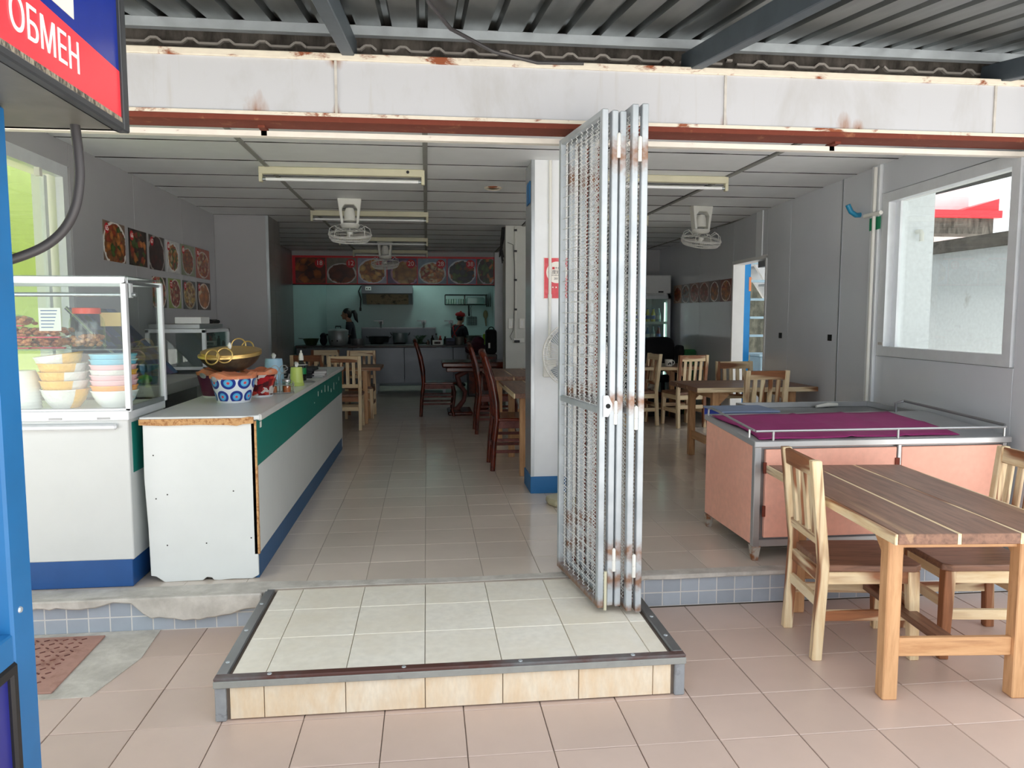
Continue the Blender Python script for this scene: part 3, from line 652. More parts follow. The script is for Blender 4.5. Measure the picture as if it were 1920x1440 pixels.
for k in range(9):
    o = MB().lathe([(0.055, 0.05), (0.06, 0.05), (0.083, 0.0), (0.085, 0.0), (0.085, 0.005), (0.064, 0.055), (0.0, 0.056)], n=20).build('bowl', bcol['white'], smooth=True, loc=(-2.0, 3.94, zz + 0.0165 * k))
    tag(o, ORD[k] + ' plain white bowl counted from the bottom of the upturned cart stack', 'bowl', 'upturned white bowls in the glass cart')
# jar of crisps with orange lid
jr = thing('snack_jar', 'clear jar of crispy snacks with an orange lid on the glass shelf', 'jar', (-1.695, 3.98, 1.353))
MB().lathe([(0.075, 0.0), (0.08, 0.01), (0.08, 0.12), (0.075, 0.145), (0.06, 0.165), (0.058, 0.18)], n=24).build('jar', glass('jar_plastic', (0.9, 0.93, 0.9), 0.05, 0.06), jr, smooth=True)
MB().lathe([(0.062, 0.17), (0.064, 0.17), (0.064, 0.197), (0.06, 0.2), (0, 0.2)], n=24).build('lid', plain('orange_lid', (236, 76, 44), 0.35), jr, smooth=True)
m_crisp = stained('pork_crisp', (216, 156, 106), (176, 104, 70), 0.45, 30, 0.8, bump=0.4)
cr = MB()
for k in range(60):
    a = random.uniform(0, 6.28); r = 0.066 * math.sqrt(random.random()); cr.ball((r * math.cos(a), r * math.sin(a), 0.012 + 0.05 * random.random()), 0.014, 0.011, 0.01, 6, 4)
o = cr.build('crisp_filling', m_crisp, jr, smooth=True); o['kind'] = 'stuff'
# bags of crisps
m_film = glass('plastic_film', (0.96, 0.93, 0.93), 0.12, 0.10)
for k, (x, y, z, dx, lab) in enumerate(((-2.02, 3.96, 1.353, 0.10, 'bag of reddish crispy rinds lying lowest on the glass shelf'), (-2.04, 3.97, 1.405, 0.105, 'bag of crispy rinds resting on the lowest bag in the cart'), (-1.86, 4.0, 1.353, 0.085, 'bag of crispy rinds next to the jar with the orange lid'), (-1.87, 3.99, 1.405, 0.08, 'bag of crispy rinds stacked next to the orange lidded jar'), (-2.05, 3.95, 1.462, 0.11, 'half filled bag of rinds topping the pile in the glass cart'))):
    bg = thing('snack_bag', lab, 'snack bag', (x, y, z), 0, 'bags of crispy rinds in the glass cart')
    c = MB()
    for q in range(70):
        c.ball((random.uniform(-dx, dx) * 0.9, random.uniform(-0.07, 0.07), random.uniform(0.012, 0.045)), 0.016, 0.011, 0.009, 6, 4)
    q = c.build('rinds', m_crisp, bg, smooth=True); q['kind'] = 'stuff'
    f = MB(); f.ball((0, 0, 0.027), dx + 0.008, 0.09, 0.032, 14, 8); f.build('film', m_film, bg, smooth=True)
    MB().bar((-dx, -0.085, 0.003), (dx, -0.085, 0.003), 0.02, 0.006).build('red_label', plain('bag_red_%d' % k, (214, 40, 74), 0.35), bg)
hc = thing('handwritten_card', 'white handwritten card taped inside the cart glass', 'card', (-1.80, 3.83, 1.44))
Bx(-0.05, 0.05, 0, 0.002, 0, 0.11).build('card', m_plas, hc)
for k in range(6): Bx(-0.04, 0.015 + 0.004 * k, -0.001, 0.0, 0.015 + 0.016 * k, 0.019 + 0.016 * k).build('ink_line', m_navy, hc)
tag(BW('price_card', plain('price_card_tan', (214, 186, 128), 0.8), (-1.66, -1.56, 4.05, 4.053, 1.46, 1.53)), 'tan card leaning behind the orange lidded jar', 'card').rotation_euler = (0, 0, 0)

# ---- white counter with green band
cn = thing('service_counter', 'long white counter with a green band and blue plinth', 'counter', (-1.13, 5.75, 0.17))
endp = [(-1.405, 0.985), (-0.868, 0.985), (-0.868, 0.19), (-0.90, 0.172), (-1.0, 0.174), (-1.06, 0.17), (-1.09, 0.172), (-1.10, 0.185), (-1.125, 0.188), (-1.145, 0.172), (-1.33, 0.17), (-1.37, 0.20), (-1.395, 0.205), (-1.398, 0.45), (-1.408, 0.7)]
MB().prism(endp, 'y', 3.852, 3.87).build('end_panel', m_lam, cn, bevel=0.002, world=True)
BW('front_panel', m_lam, (-0.882, -0.862, 3.872, 7.68, 0.30, 0.99), bevel=0.002, parent=cn)
BW('panel_edge', m_osb, (-0.884, -0.860, 3.852, 3.872, 0.30, 0.985), parent=cn)
BW('green_band', m_green, (-0.862, -0.858, 3.862, 7.68, 0.755, 0.99), parent=cn)
BW('plinth', plain('plinth_teal', (28, 92, 128), 0.4), (-0.92, -0.885, 3.87, 7.68, 0.172, 0.30), parent=cn)
MB().prism([(3.865, 0.172), (3.865, 0.315), (4.1, 0.31), (4.5, 0.302), (5.5, 0.304), (7.68, 0.30), (7.68, 0.172)], 'x', -0.888, -0.868).build('kick_board', plain('kick_blue', (30, 84, 130), 0.45), cn, world=True)
BW('back_panel', m_lam, (-1.40, -1.385, 3.87, 7.68, 0.2, 0.985), parent=cn); BW('end_panel', m_lam, (-1.40, -0.864, 7.66, 7.68, 0.2, 0.985), parent=cn)
top = MB().prism([(-1.418, 3.848), (-0.90, 3.848), (-0.846, 3.875), (-0.846, 7.70), (-1.418, 7.70)], 'z', 0.988, 1.012).build('worktop', m_lam, cn, bevel=0.003, world=True)
edge = [(-1.42, 1.003)]; x = -1.40
MB().prism([(-1.418, 1.002), (-0.93, 1.002), (-0.895, 1.008), (-0.87, 1.006), (-0.87, 0.975), (-0.92, 0.972), (-0.95, 0.964), (-1.0, 0.969), (-1.15, 0.972), (-1.3, 0.969), (-1.418, 0.974)], 'y', 3.838, 3.85).build('chipped_edge', m_osb, cn, world=True)
BW('lip', plain('lip_grey', (206, 206, 204), 0.35), (-0.858, -0.838, 3.88, 7.70, 0.982, 1.016), bevel=0.006, parent=cn)
BW('sticker', m_plas, (-0.858, -0.8565, 3.93, 3.965, 0.94, 0.97), parent=cn)
for k in range(9): BW('paint_chip', m_plas, (-0.858, -0.8565, 5.8 + k * 0.2, 5.815 + k * 0.2, 0.84 + 0.1 * random.random(), 0.86 + 0.1 * random.random()), parent=cn)
for x, z in ((-1.36, 0.82), (-1.355, 0.6), (-1.30, 0.62), (-0.98, 0.63), (-1.31, 0.36), (-1.12, 0.365), (-0.90, 0.385)): BW('screw_hole', m_dark, (x - 0.003, x + 0.003, 3.8505, 3.852, z - 0.003, z + 0.003), parent=cn)
TOP = 1.012
# ---- clay stoves with printed covers, and woks on them
def dots():
    s = NT('print_blue_rings'); tc = s.n('ShaderNodeTexCoord'); sp = s.n('ShaderNodeSeparateXYZ'); s.l(tc.outputs['Object'], sp.inputs[0])
    at = s.math('ARCTAN2', sp.outputs[1], sp.outputs[0]); u = s.math('MULTIPLY', at, 8.0 / (2 * PI)); v = s.math('MULTIPLY', sp.outputs[2], 12.5)
    row = s.math('FLOOR', v); u2 = s.math('ADD', u, s.math('MULTIPLY', row, 0.5))
    fu = s.math('SUBTRACT', s.math('FRACT', u2), 0.5); fv = s.math('SUBTRACT', s.math('FRACT', v), 0.5)
    d = s.math('SQRT', s.math('ADD', s.math('MULTIPLY', fu, fu), s.math('MULTIPLY', fv, fv)))
    c = s.ramp(d, [(0.0, L(222, 70, 84)), (0.09, L(222, 70, 84)), (0.10, L(120, 196, 234)), (0.27, L(70, 170, 226)), (0.28, L(36, 52, 140)), (0.44, L(40, 60, 150)), (0.45, L(232, 238, 244)), (1.0, L(232, 238, 244))])
    return s.fin(c, 0.3)
def patchy(name, cols, scale):
    s = NT(name); v = s.coords((1, 1, 1)); vo = s.n('ShaderNodeTexVoronoi', i_Scale=scale); vo.distance = 'CHEBYCHEV'; s.l(v, vo.inputs['Vector'])
    sx = s.n('ShaderNodeSeparateColor'); s.l(vo.outputs['Color'], sx.inputs[0])
    return s.fin(s.ramp(sx.outputs[0], [(i / len(cols), L(*q)) for i, q in enumerate(cols)], 'CONSTANT'), 0.35)
m_clay = stained('terracotta', (206, 128, 92), (180, 150, 132), 0.35, 12, 0.85)
def stove(loc, mat, lab, r=0.13, rot=0.0):
    t = thing('clay_stove', lab, 'stove', loc, rot, 'clay charcoal stoves on the counter')
    MB().lathe([(r * 0.72, 0.012), (r * 0.99, 0.147), (r * 1.01, 0.149)], n=28).build('printed_cover', mat, t, smooth=True)
    MB().lathe([(0.0, 0.0), (r * 0.70, 0.0), (r * 0.735, 0.004), (r * 0.735, 0.014), (r * 0.70, 0.015)], n=28).build('base_ring', m_alu, t, smooth=True)
    b = MB(); n = 36; vs = []
    for k in range(n):
        a = 2 * PI * k / n; h = 0.018 * max(0, math.cos(3 * a)) ** 0.8
        for rr, z in ((r * 1.0, 0.143), (r * 1.02, 0.160 + h), (r * 0.78, 0.166 + h), (r * 0.74, 0.13)): vs.append((rr * math.cos(a), rr * math.sin(a), z))
    b.add(vs, [(4 * k + j, 4 * ((k + 1) % n) + j, 4 * ((k + 1) % n) + (j + 1) % 4, 4 * k + (j + 1) % 4) for k in range(n) for j in range(4)])
    b.build('clay_rim', m_clay, t, smooth=True)
    MB().lathe([(0.0, 0.09), (r * 0.76, 0.09), (r * 0.76, 0.135)], n=24).build('fire_pot', m_cdark, t, smooth=True)
    MB().ball((0.0, 0.0, 0.0), 0.026, 0.008, 0.017, 10, 6).build('handle_lug', m_cgrey, t, smooth=True, loc=(-r * 0.62, -r * 0.76, 0.142), rot=(0, 0.3, -0.65))
    return t
stove((-1.125, 4.50, TOP), dots(), 'clay stove covered in blue and white ring print')
stove((-1.30, 4.80, TOP), plain('print_purple', (96, 44, 70), 0.4, var=0.3), 'clay stove in a dark purple cover with a price sticker', 0.115, 0.2)
stove((-1.045, 4.80, TOP), patchy('print_red', [(120, 16, 26), (206, 200, 196), (170, 24, 34), (70, 12, 20), (190, 60, 50)], 30), 'clay stove in a red and white printed cover', 0.11, -0.5)
m_wokout = stained('wok_sooty_brass', (118, 98, 76), (78, 66, 54), 0.5, 8, 0.42, metal=0.6, bump=0.05); m_brass = metal('brass', (206, 176, 112), 0.34, 0.15, 8, m=0.75)
def wok(loc, R, lab, tilt):
    t = thing('brass_wok', lab, 'wok', loc, 0.0, 'brass woks on the clay stoves'); t.rotation_euler = tilt
    D = R * 0.62
    MB().lathe([(0.0, 0.0)] + [(R * math.sin(a), D * (1 - math.cos(a)) / (1 - math.cos(1.25))) if False else (R * math.sin(a) / math.sin(1.3), D * (1 - math.cos(a)) / (1 - math.cos(1.3))) for a in [0.2 * k for k in range(1, 7)] + [1.3]], n=36).build('outside', m_wokout, t, smooth=True)
    MB().lathe([(0.0, 0.006)] + [(R * 0.975 * math.sin(a) / math.sin(1.3), 0.006 + D * (1 - math.cos(a)) / (1 - math.cos(1.3))) for a in [0.2 * k for k in range(1, 7)] + [1.3]], n=36).build('inside', m_brass, t, smooth=True)
    MB().lathe([(R * 0.97, D + 0.004), (R * 1.012, D + 0.004), (R * 1.012, D - 0.008), (R * 0.99, D - 0.011)], n=36).build('rim', m_brass, t, smooth=True)
    for a in (-2.0, 1.1):
        cx, cy = R * 0.985 * math.cos(a), R * 0.985 * math.sin(a)
        ring = MB().tube(arc((0, 0, 0), 0.043, 0, 2 * PI * 23 / 24, 23), 0.0045, 8, closed=True)
        ring.build('ring_handle', m_brass, t, smooth=True, loc=(cx * 1.01, cy * 1.02, D + 0.008), rot=(0.35 * math.sin(a), 0, a + PI / 2))
    return t
wok((-1.175, 4.67, TOP + 0.165), 0.180, 'sooty brass wok resting across three clay stoves', (0.10, -0.04, 0.1))
wok((-1.17, 4.672, TOP + 0.184), 0.172, 'bright brass wok nested inside the sooty one', (0.12, -0.06, 0.45))
MB_t = MB().ball((0, 0, 0), 0.012, 0.012, 0.022, 8, 6).build('cloth_tie', m_plas, smooth=True, loc=(-1.165, 4.60, TOP + 0.325)); tag(MB_t, 'small white cloth tie knotted on the wok handles', 'cloth tie')
# ---- tissue holders, caddy, bottle, menus, lid
def tissue_holder(loc, r, h, mat, lab, sy=1.0):
    t = thing('tissue_holder', lab, 'tissue holder', loc, 0, None)
    MB().lathe([(0.0, 0.0), (r * 1.1, 0.0), (r * 1.1, 0.02), (r, 0.024), (r * 0.86, h * 0.93), (r * 0.82, h), (r * 0.3, h), (r * 0.28, h * 0.96), (0, h * 0.96)], n=28).build('body', mat, t, smooth=True)
    u = MB()
    for a in (0, 1.1, 2.3): u.add([(0, 0, h * 0.9), (0.014 * math.cos(a), 0.014 * math.sin(a), h + 0.012), (0.02 * math.cos(a + 0.7), 0.02 * math.sin(a + 0.7), h + 0.025), (0.004 * math.cos(a + 1.4), 0.004 * math.sin(a + 1.4), h + 0.042), (0.012 * math.cos(a + 2.1), 0.012 * math.sin(a + 2.1), h + 0.01)], [(0, 1, 2, 3), (0, 3, 4)])
    q = u.build('tissue', m_white, t, smooth=True); so = q.modifiers.new('s', 'SOLIDIFY'); so.thickness = 0.002
    return t
tissue_holder((-1.115, 5.62, TOP), 0.072, 0.195, plain('pale_blue_plastic', (160, 198, 226), 0.35, var=0.02), 'tall pale blue tissue holder behind the stoves')
tissue_holder((-0.945, 5.56, TOP), 0.048, 0.135, plain('lime_plastic', (188, 208, 110), 0.35, var=0.02), 'small lime green tissue holder near the counter edge')
cd = thing('condiment_caddy', 'wire caddy holding jars of chilli condiments', 'caddy', (-0.962, 5.02, TOP), 0.25)
fr = MB()
for z in (0.006, 0.055): fr.tube([(-0.085, -0.055, z), (0.085, -0.055, z), (0.085, 0.055, z), (-0.085, 0.055, z)], 0.0025, 6, closed=True)
for x in (-0.085, 0, 0.085):
    for y in (-0.055, 0.055): fr.tube([(x, y, 0.0), (x, y, 0.075)], 0.0025, 6)
fr.tube([(0, -0.055, 0.006), (0, 0.055, 0.006)], 0.0025, 6)
for sx in (-1, 1): fr.tube([(sx * 0.005, 0, 0.06), (sx * 0.005, 0, 0.12)] + arc((sx * 0.028, 0, 0.155), 0.026, PI if sx < 0 else 0, (PI if sx < 0 else 0) + 1.7 * PI * sx, 12), 0.0025, 6)
fr.build('frame', m_steel, cd, smooth=True)
for x, y in ((-0.043, -0.028), (0.043, -0.028), (-0.043, 0.028), (0.043, 0.028)):
    j = MB().lathe([(0.024, 0.004), (0.026, 0.008), (0.026, 0.075), (0.024, 0.08)], (x, y, 0), 16).build('jar', m_glassg, cd, smooth=True)
    MB().lathe([(0.0, 0.006), (0.023, 0.006), (0.023, 0.045), (0.0, 0.047)], (x, y, 0), 14).build('chilli', plain('chilli', (206, 108, 60), 0.6, var=0.3, scale=40), j, smooth=True)
    MB().lathe([(0.027, 0.078), (0.027, 0.088), (0.0, 0.092)], (x, y, 0), 16).build('lid', m_steel, j, smooth=True)
    MB().tube([(x, y, 0.06), (x + 0.02, y - 0.01, 0.125)], 0.003, 6).build('spoon', m_steel, cd)
bt_ = thing('sauce_bottle', 'dark bottle with green label and white cap on the counter', 'bottle', (-0.985, 6.02, TOP))
MB().lathe([(0.0, 0), (0.036, 0), (0.038, 0.006), (0.038, 0.105), (0.03, 0.13), (0.016, 0.15), (0.014, 0.165)], n=20).build('body', plain('bottle_black', (16, 22, 20), 0.2), bt_, smooth=True)
MB().lathe([(0.0385, 0.05), (0.0392, 0.05), (0.0392, 0.10), (0.0385, 0.10)], n=20).build('label', plain('label_green', (26, 130, 74), 0.4), bt_, smooth=True)
MB().lathe([(0.019, 0.16), (0.019, 0.185), (0.013, 0.215), (0.008, 0.218), (0.006, 0.238), (0, 0.24)], n=16).build('cap', m_plas, bt_, smooth=True)
MB().tube(arc((0, 0, 0.125), 0.045, 0.2, 5.8, 20, 'xy') , 0.003, 6).build('cap_cord', m_plas, bt_, smooth=True)
for k in range(6):
    o = Bx(-0.11, 0.11, -0.15, 0.15, 0, 0.0135).build('menu', plain('menu_black_%d' % k, (30, 32, 40), 0.5), bevel=0.003, loc=(-1.04 + random.uniform(-0.006, 0.006), 6.38, TOP + 0.0138 * k), rot=(0, 0, random.uniform(-0.05, 0.05)))
    tag(o, ORD[k] + ' black covered menu from the bottom of the counter stack', 'menu', 'stack of black menus on the counter')
for k in range(3):
    o = Bx(-0.05, 0.05, -0.13, 0.13, 0, 0.018).build('paper_pad', plain('paper_grey_%d' % k, (168, 168, 170), 0.8, var=0.1), bevel=0.004, loc=(-0.90 + 0.006 * k, 6.38, TOP + 0.0185 * k), rot=(0, 0, 0.06 * k))
    tag(o, ORD[k] + ' grey folded paper pad from the bottom beside the black menus', 'paper pad', 'grey paper pads on the counter')
tag(MB().lathe([(0.0, 0.016), (0.02, 0.014), (0.055, 0.004), (0.058, 0.0), (0.0, 0.0)], n=24).build('pan_lid', m_steeld, smooth=True, loc=(-0.91, 5.86, TOP)), 'small round steel lid beside the lime green tissue holder', 'lid')
# ================================================================ FOLDING GATE
ga = thing('folding_gate', 'folded galvanised mesh gate standing open on the entry platform', 'gate', (0.8, 3.5, 0.17))
red_post = thing('gate_post', 'red primed steel post behind the folded mesh gate', 'post', (0.872, 3.965, 0.17))
Bx(-0.065, 0.065, -0.02, 0.02, 0.0, 2.27).build('post', m_rust, red_post, bevel=0.003)
Bx(-0.085, 0.085, -0.03, 0.03, 0.0, 0.008).build('base_plate', m_rust, red_post)
far = [(0.690, 3.80), (0.735, 3.80), (0.792, 3.81), (0.842, 3.81), (0.900, 3.82)]
nearp = [(0.768, 3.235), (0.812, 3.235), (0.848, 3.235), (0.893, 3.205), (0.935, 3.20)]
ztop = [2.395, 2.39, 2.388, 2.41, 2.412]; zb = [0.19, 0.20, 0.195, 0.182, 0.178]
T = 0.028
def gate_mat(name, bands):
    s = NT(name); v = s.coords((1, 1, 1), rnd=False); n1 = s.noise(v, 7.0, 5.0); n2 = s.noise(v, 40.0, 4.0)
    col = s.ramp(n1, [(0.3, L(166, 174, 180)), (0.7, L(190, 197, 202))])
    tc = s.n('ShaderNodeTexCoord'); sp = s.n('ShaderNodeSeparateXYZ'); s.l(tc.outputs['Object'], sp.inputs[0])
    for z, w in bands:
        d = s.math('ADD', s.math('DIVIDE', s.math('ABSOLUTE', s.math('SUBTRACT', sp.outputs[2], z)), w), s.math('MULTIPLY', s.math('SUBTRACT', n2, 0.5), 1.6))
        col = s.mix(s.ramp(d, [(0.0, 0.9), (0.45, 0.5), (1.1, 0.0)]), col, L(132, 92, 62))
    return s.fin(col, 0.45, 0.35)
m_gatep = gate_mat('gate_plain', ((0.03, 0.05),)); m_gate = gate_mat('gate_rusty', ((2.03, 0.09), (0.96, 0.055), (0.28, 0.06), (0.15, 0.05), (0.02, 0.03)))
m_wire = plain('wire_white', (214, 216, 216), 0.5, var=0.1)
for k in range(5):
    (x0, y0), (x1, y1) = nearp[k], far[k]; za, zc = zb[k], ztop[k]
    d = Vector((x1 - x0, y1 - y0, 0)); W_ = d.length; d.normalize()
    pan = MB()
    up = (0, 0, 1)
    def P(u, z): return (x0 + d.x * u, y0 + d.y * u, z)
    pan.bar(P(0, za), P(0, zc), T, T * 1.15, up=tuple(d)); pan.bar(P(W_, za), P(W_, zc), T, T * 1.15, up=tuple(d))
    for z in (za + T / 2, zc - T / 2, 1.09): pan.bar(P(T / 2, z), P(W_ - T / 2, z), T * 0.9, T)
    po = pan.build('gate_panel', m_gate if k else m_gatep, ga, bevel=0.003, world=True)
    me = MB(); n = 8; nz = 41; r = 0.0024
    for i in range(1, n):
        u = W_ * i / n; pts = []
        for q in range(nz * 6 + 1):
            z = za + T + (zc - za - 2 * T) * q / (nz * 6); s_ = 0.0042 * (1 if (q + i) % 2 else -1)
            px = P(u, z); pts.append((px[0] + d.y * s_, px[1] - d.x * s_, z))
        me.tube(pts, r, 4)
    for q in range(1, nz):
        z = za + T + (zc - za - 2 * T) * q / nz; me.tube([P(T / 2, z), P(W_ - T / 2, z)], r * 0.9, 4)
    w = me.build('wire_mesh', m_wire, po); w.location = (0, 0, 0)
    w.data.transform(Matrix.Translation((-0.8, -3.5, -0.17)))
def hinge(x, y, z, h=0.11):
    MB().lathe([(0.009, 0), (0.009, h * 0.48), (0.007, h * 0.5), (0.009, h * 0.52), (0.009, h), (0.004, h + 0.006), (0, h + 0.006)], (x, y, z), 10).build('hinge', m_plas, ga, smooth=True, world=True)
for z in (2.19, 1.03, 0.36): hinge(0.830, 3.222, z, 0.10)
for z in (2.17, 1.01, 0.34): hinge(0.914, 3.188, z, 0.10)
MB().prism([(0.772, 1.16), (0.795, 1.16), (0.812, 1.125), (0.812, 1.10), (0.795, 1.065), (0.772, 1.065)], 'y', 3.214, 3.219).build('hasp', m_galv, ga, world=True)
MB().lathe([(0.011, 0), (0.011, 0.001), (0, 0.001)], n=14).xf(Matrix.Translation((0.794, 3.2135, 1.113)) @ Matrix.Rotation(PI / 2, 4, 'X')).build('hasp_hole', m_dark, ga, world=True)
MB().tube([(0.792, 3.222, 0.15 + 0.03), (0.792, 3.222, 0.36)], 0.007, 8).build('drop_bolt', m_cream, ga, smooth=True, world=True)
# ================================================================ WOODEN TABLES AND CHAIRS
def make_table(Lx, Wy, H, leg=0.06, name='dining_table', planks=3):
    """long side along local x; origin on the floor in the middle"""
    t = thing(name, 'x', 'table', (0, 0, 0), 0, None)
    hw, hl = Wy / 2, Lx / 2; w = Wy / planks
    for k in range(planks):
        y0 = -hw + k * w
        Bx(-hl, hl, y0 + (0.014 if k else 0.0) , y0 + w - 0.0008, H - 0.04, H).build('plank', hx, t, bevel=0.002)
        if k: Bx(-hl, hl, y0, y0 + 0.0135, H - 0.04, H - 0.0005).build('sapwood_strip', wx, t)
    Bx(-hl, hl, -hw - 0.012, -hw - 0.0005, H - 0.042, H - 0.001).build('edge_strip', wx, t, bevel=0.002)
    Bx(-hl, hl, hw + 0.0005, hw + 0.012, H - 0.042, H - 0.001).build('edge_strip', wx, t, bevel=0.002)
    ix, iy = hl - 0.20, hw - 0.09
    for sx in (-1, 1):
        for sy in (-1, 1):
            Bx(sx * ix - leg / 2, sx * ix + leg / 2, sy * iy - leg / 2, sy * iy + leg / 2, 0, H - 0.041).build('leg', tz, t, bevel=0.004)
            MB().prism([(0, 0), (0.13, 0), (0, -0.13)], 'y', -0.012, 0.012).build('corner_brace', tx, t, loc=(sx * (ix - leg / 2), sy * iy, H - 0.042), rot=(0, 0, PI if sx > 0 else 0))
        Bx(sx * ix - 0.012, sx * ix + 0.012, -iy + leg / 2, iy - leg / 2, H - 0.11, H - 0.042).build('end_apron', ty, t, bevel=0.002)
        Bx(sx * ix - 0.012, sx * ix + 0.012, -iy + leg / 2, iy - leg / 2, 0.17, 0.245).build('end_stretcher', ty, t, bevel=0.003)
    Bx(-ix + 0.012, ix - 0.012, -0.035, 0.035, 0.195, 0.225).build('long_stretcher', hx, t, bevel=0.003)
    return t
def make_chair():
    """sitter faces +y; origin on the floor under the seat"""
    t = thing('dining_chair', 'x', 'chair')
    w, dp, sh, H = 0.175, 0.20, 0.43, 0.89
    for sx in (-1, 1):
        m = MB(); x = sx * w
        for (ya, yb, za, zb_) in ((-0.225, -0.205, 0.0, sh), (-0.205, -0.255, sh, H)):
            m.add([(x - 0.02, ya - 0.022, za), (x + 0.02, ya - 0.022, za), (x + 0.02, ya + 0.022, za), (x - 0.02, ya + 0.022, za), (x - 0.02, yb - 0.022, zb_), (x + 0.02, yb - 0.022, zb_), (x + 0.02, yb + 0.022, zb_), (x - 0.02, yb + 0.022, zb_)],
                  ([(3, 2, 1, 0)] if za == 0 else []) + [(0, 1, 5, 4), (1, 2, 6, 5), (2, 3, 7, 6), (3, 0, 4, 7)] + ([(4, 5, 6, 7)] if za else []))
        m.build('back_post', wz, t, bevel=0.004)
        MB().bar((sx * (w - 0.005), dp + 0.005, 0), (sx * (w - 0.015), dp - 0.01, sh - 0.03), 0.036, 0.04, up=(0, 1, 0), w2=0.048, h2=0.05).build('front_leg', wz, t, bevel=0.003)
        MB().bar((sx * w, -0.19, sh - 0.06), (sx * (w - 0.012), dp - 0.01, sh - 0.06), 0.022, 0.055).build('side_apron', wy, t, bevel=0.002)
        MB().bar((sx * w, -0.20, 0.20), (sx * (w - 0.01), dp, 0.20), 0.022, 0.045).build('side_stretcher', wy, t, bevel=0.002)
    Bx(-w, w, dp - 0.025, dp - 0.003, sh - 0.088, sh - 0.032).build('front_apron', wx, t, bevel=0.002)
    MB().bar((-w, -0.207, sh - 0.06), (w, -0.207, sh - 0.06), 0.022, 0.055).build('back_apron', wx, t, bevel=0.002)
    MB().bar((-w, -0.216, 0.255), (w, -0.216, 0.255), 0.022, 0.045).build('back_stretcher', wx, t, bevel=0.002)
    MB().bar((-w, dp, 0.245), (w, dp, 0.245), 0.022, 0.04).build('front_stretcher', wx, t, bevel=0.002)
    MB().prism([(-0.185, -0.20), (0.185, -0.20), (0.195, 0.19), (0.17, 0.225), (-0.17, 0.225), (-0.195, 0.19)], 'z', sh - 0.031, sh).build('seat', hy, t, bevel=0.006, seg=2)
    MB().bar((-w, -0.251, H - 0.04), (w, -0.251, H - 0.04), 0.026, 0.075, up=(0, -0.1, 1)).build('top_rail', wx, t, bevel=0.004)
    MB().bar((-w, -0.217, sh + 0.10), (w, -0.217, sh + 0.10), 0.022, 0.045, up=(0, -0.1, 1)).build('lower_rail', wx, t, bevel=0.003)
    for k in range(4):
        x = -0.105 + 0.07 * k
        MB().bar((x, -0.220, sh + 0.115), (x, -0.248, H - 0.072), 0.038, 0.014, up=(0, 1, 0)).build('slat', wz, t, bevel=0.002)
    return t
chair = make_chair(); G = 'pale wooden slat back chairs'
def ch(x, y, z, rz_, lab): return place(chair, (x, y, z), rz_, lab, G)
ch(1.935, 3.155, 0, -PI / 2 + -0.12, 'pale slat back chair on the gate side of the terrace table')
ch(2.475, 3.105, 0, PI / 2 - 0.10, 'pale slat back chair on the window side of the terrace table')
ch(2.86, 6.28, 0.17, 0.02, 'pale slat back chair between the peach cart and the grey wall table')
ch(3.15, 7.14, 0.17, PI, 'pale slat back chair across the grey wall table near the blue frame')
ch(3.16, 8.95, 0.17, 0.15, 'pale slat back chair with a brown top rail near the mug')
ch(2.60, 9.12, 0.17, PI / 2 + 0.1, 'chair half hidden under the table that carries the mug')
ch(-0.97, 9.20, 0.17, 0.0, 'pale chair standing right behind the end of the white counter')
ch(-1.44, 9.45, 0.17, 0.0, 'pale chair pushed in next to the tiled partition side')
ch(-0.90, 10.22, 0.17, PI, 'pale chair facing the shop front across the counter end table')
ch(-1.42, 10.45, 0.17, PI, 'pale chair across the table in line with the tiled partition')
TG = 'wooden dining tables'
t1 = make_table(1.28, 0.70, 0.72)
place(t1, (2.098, 3.082, 0), PI / 2 - 0.087, 'brown plank table standing out on the terrace', TG)
t2 = make_table(1.12, 0.76, 0.72)
place(t2, (2.92, 6.70, 0.17), 0.0, 'brown plank table with chairs against the grey right wall', TG)
place(t2, (2.95, 9.50, 0.17), 0.03, 'plank table with a white mug in front of the office chair', TG)
place(t1, (1.06, 6.64, 0.17), PI / 2, 'plank table tucked in behind the white column', TG)
place(t1, (1.03, 8.42, 0.17), PI / 2 , 'plank table between the white column and the cable column', TG)
place(t1, (-1.22, 9.80, 0.17), 0.0, 'plank table just past the end of the white counter', TG)
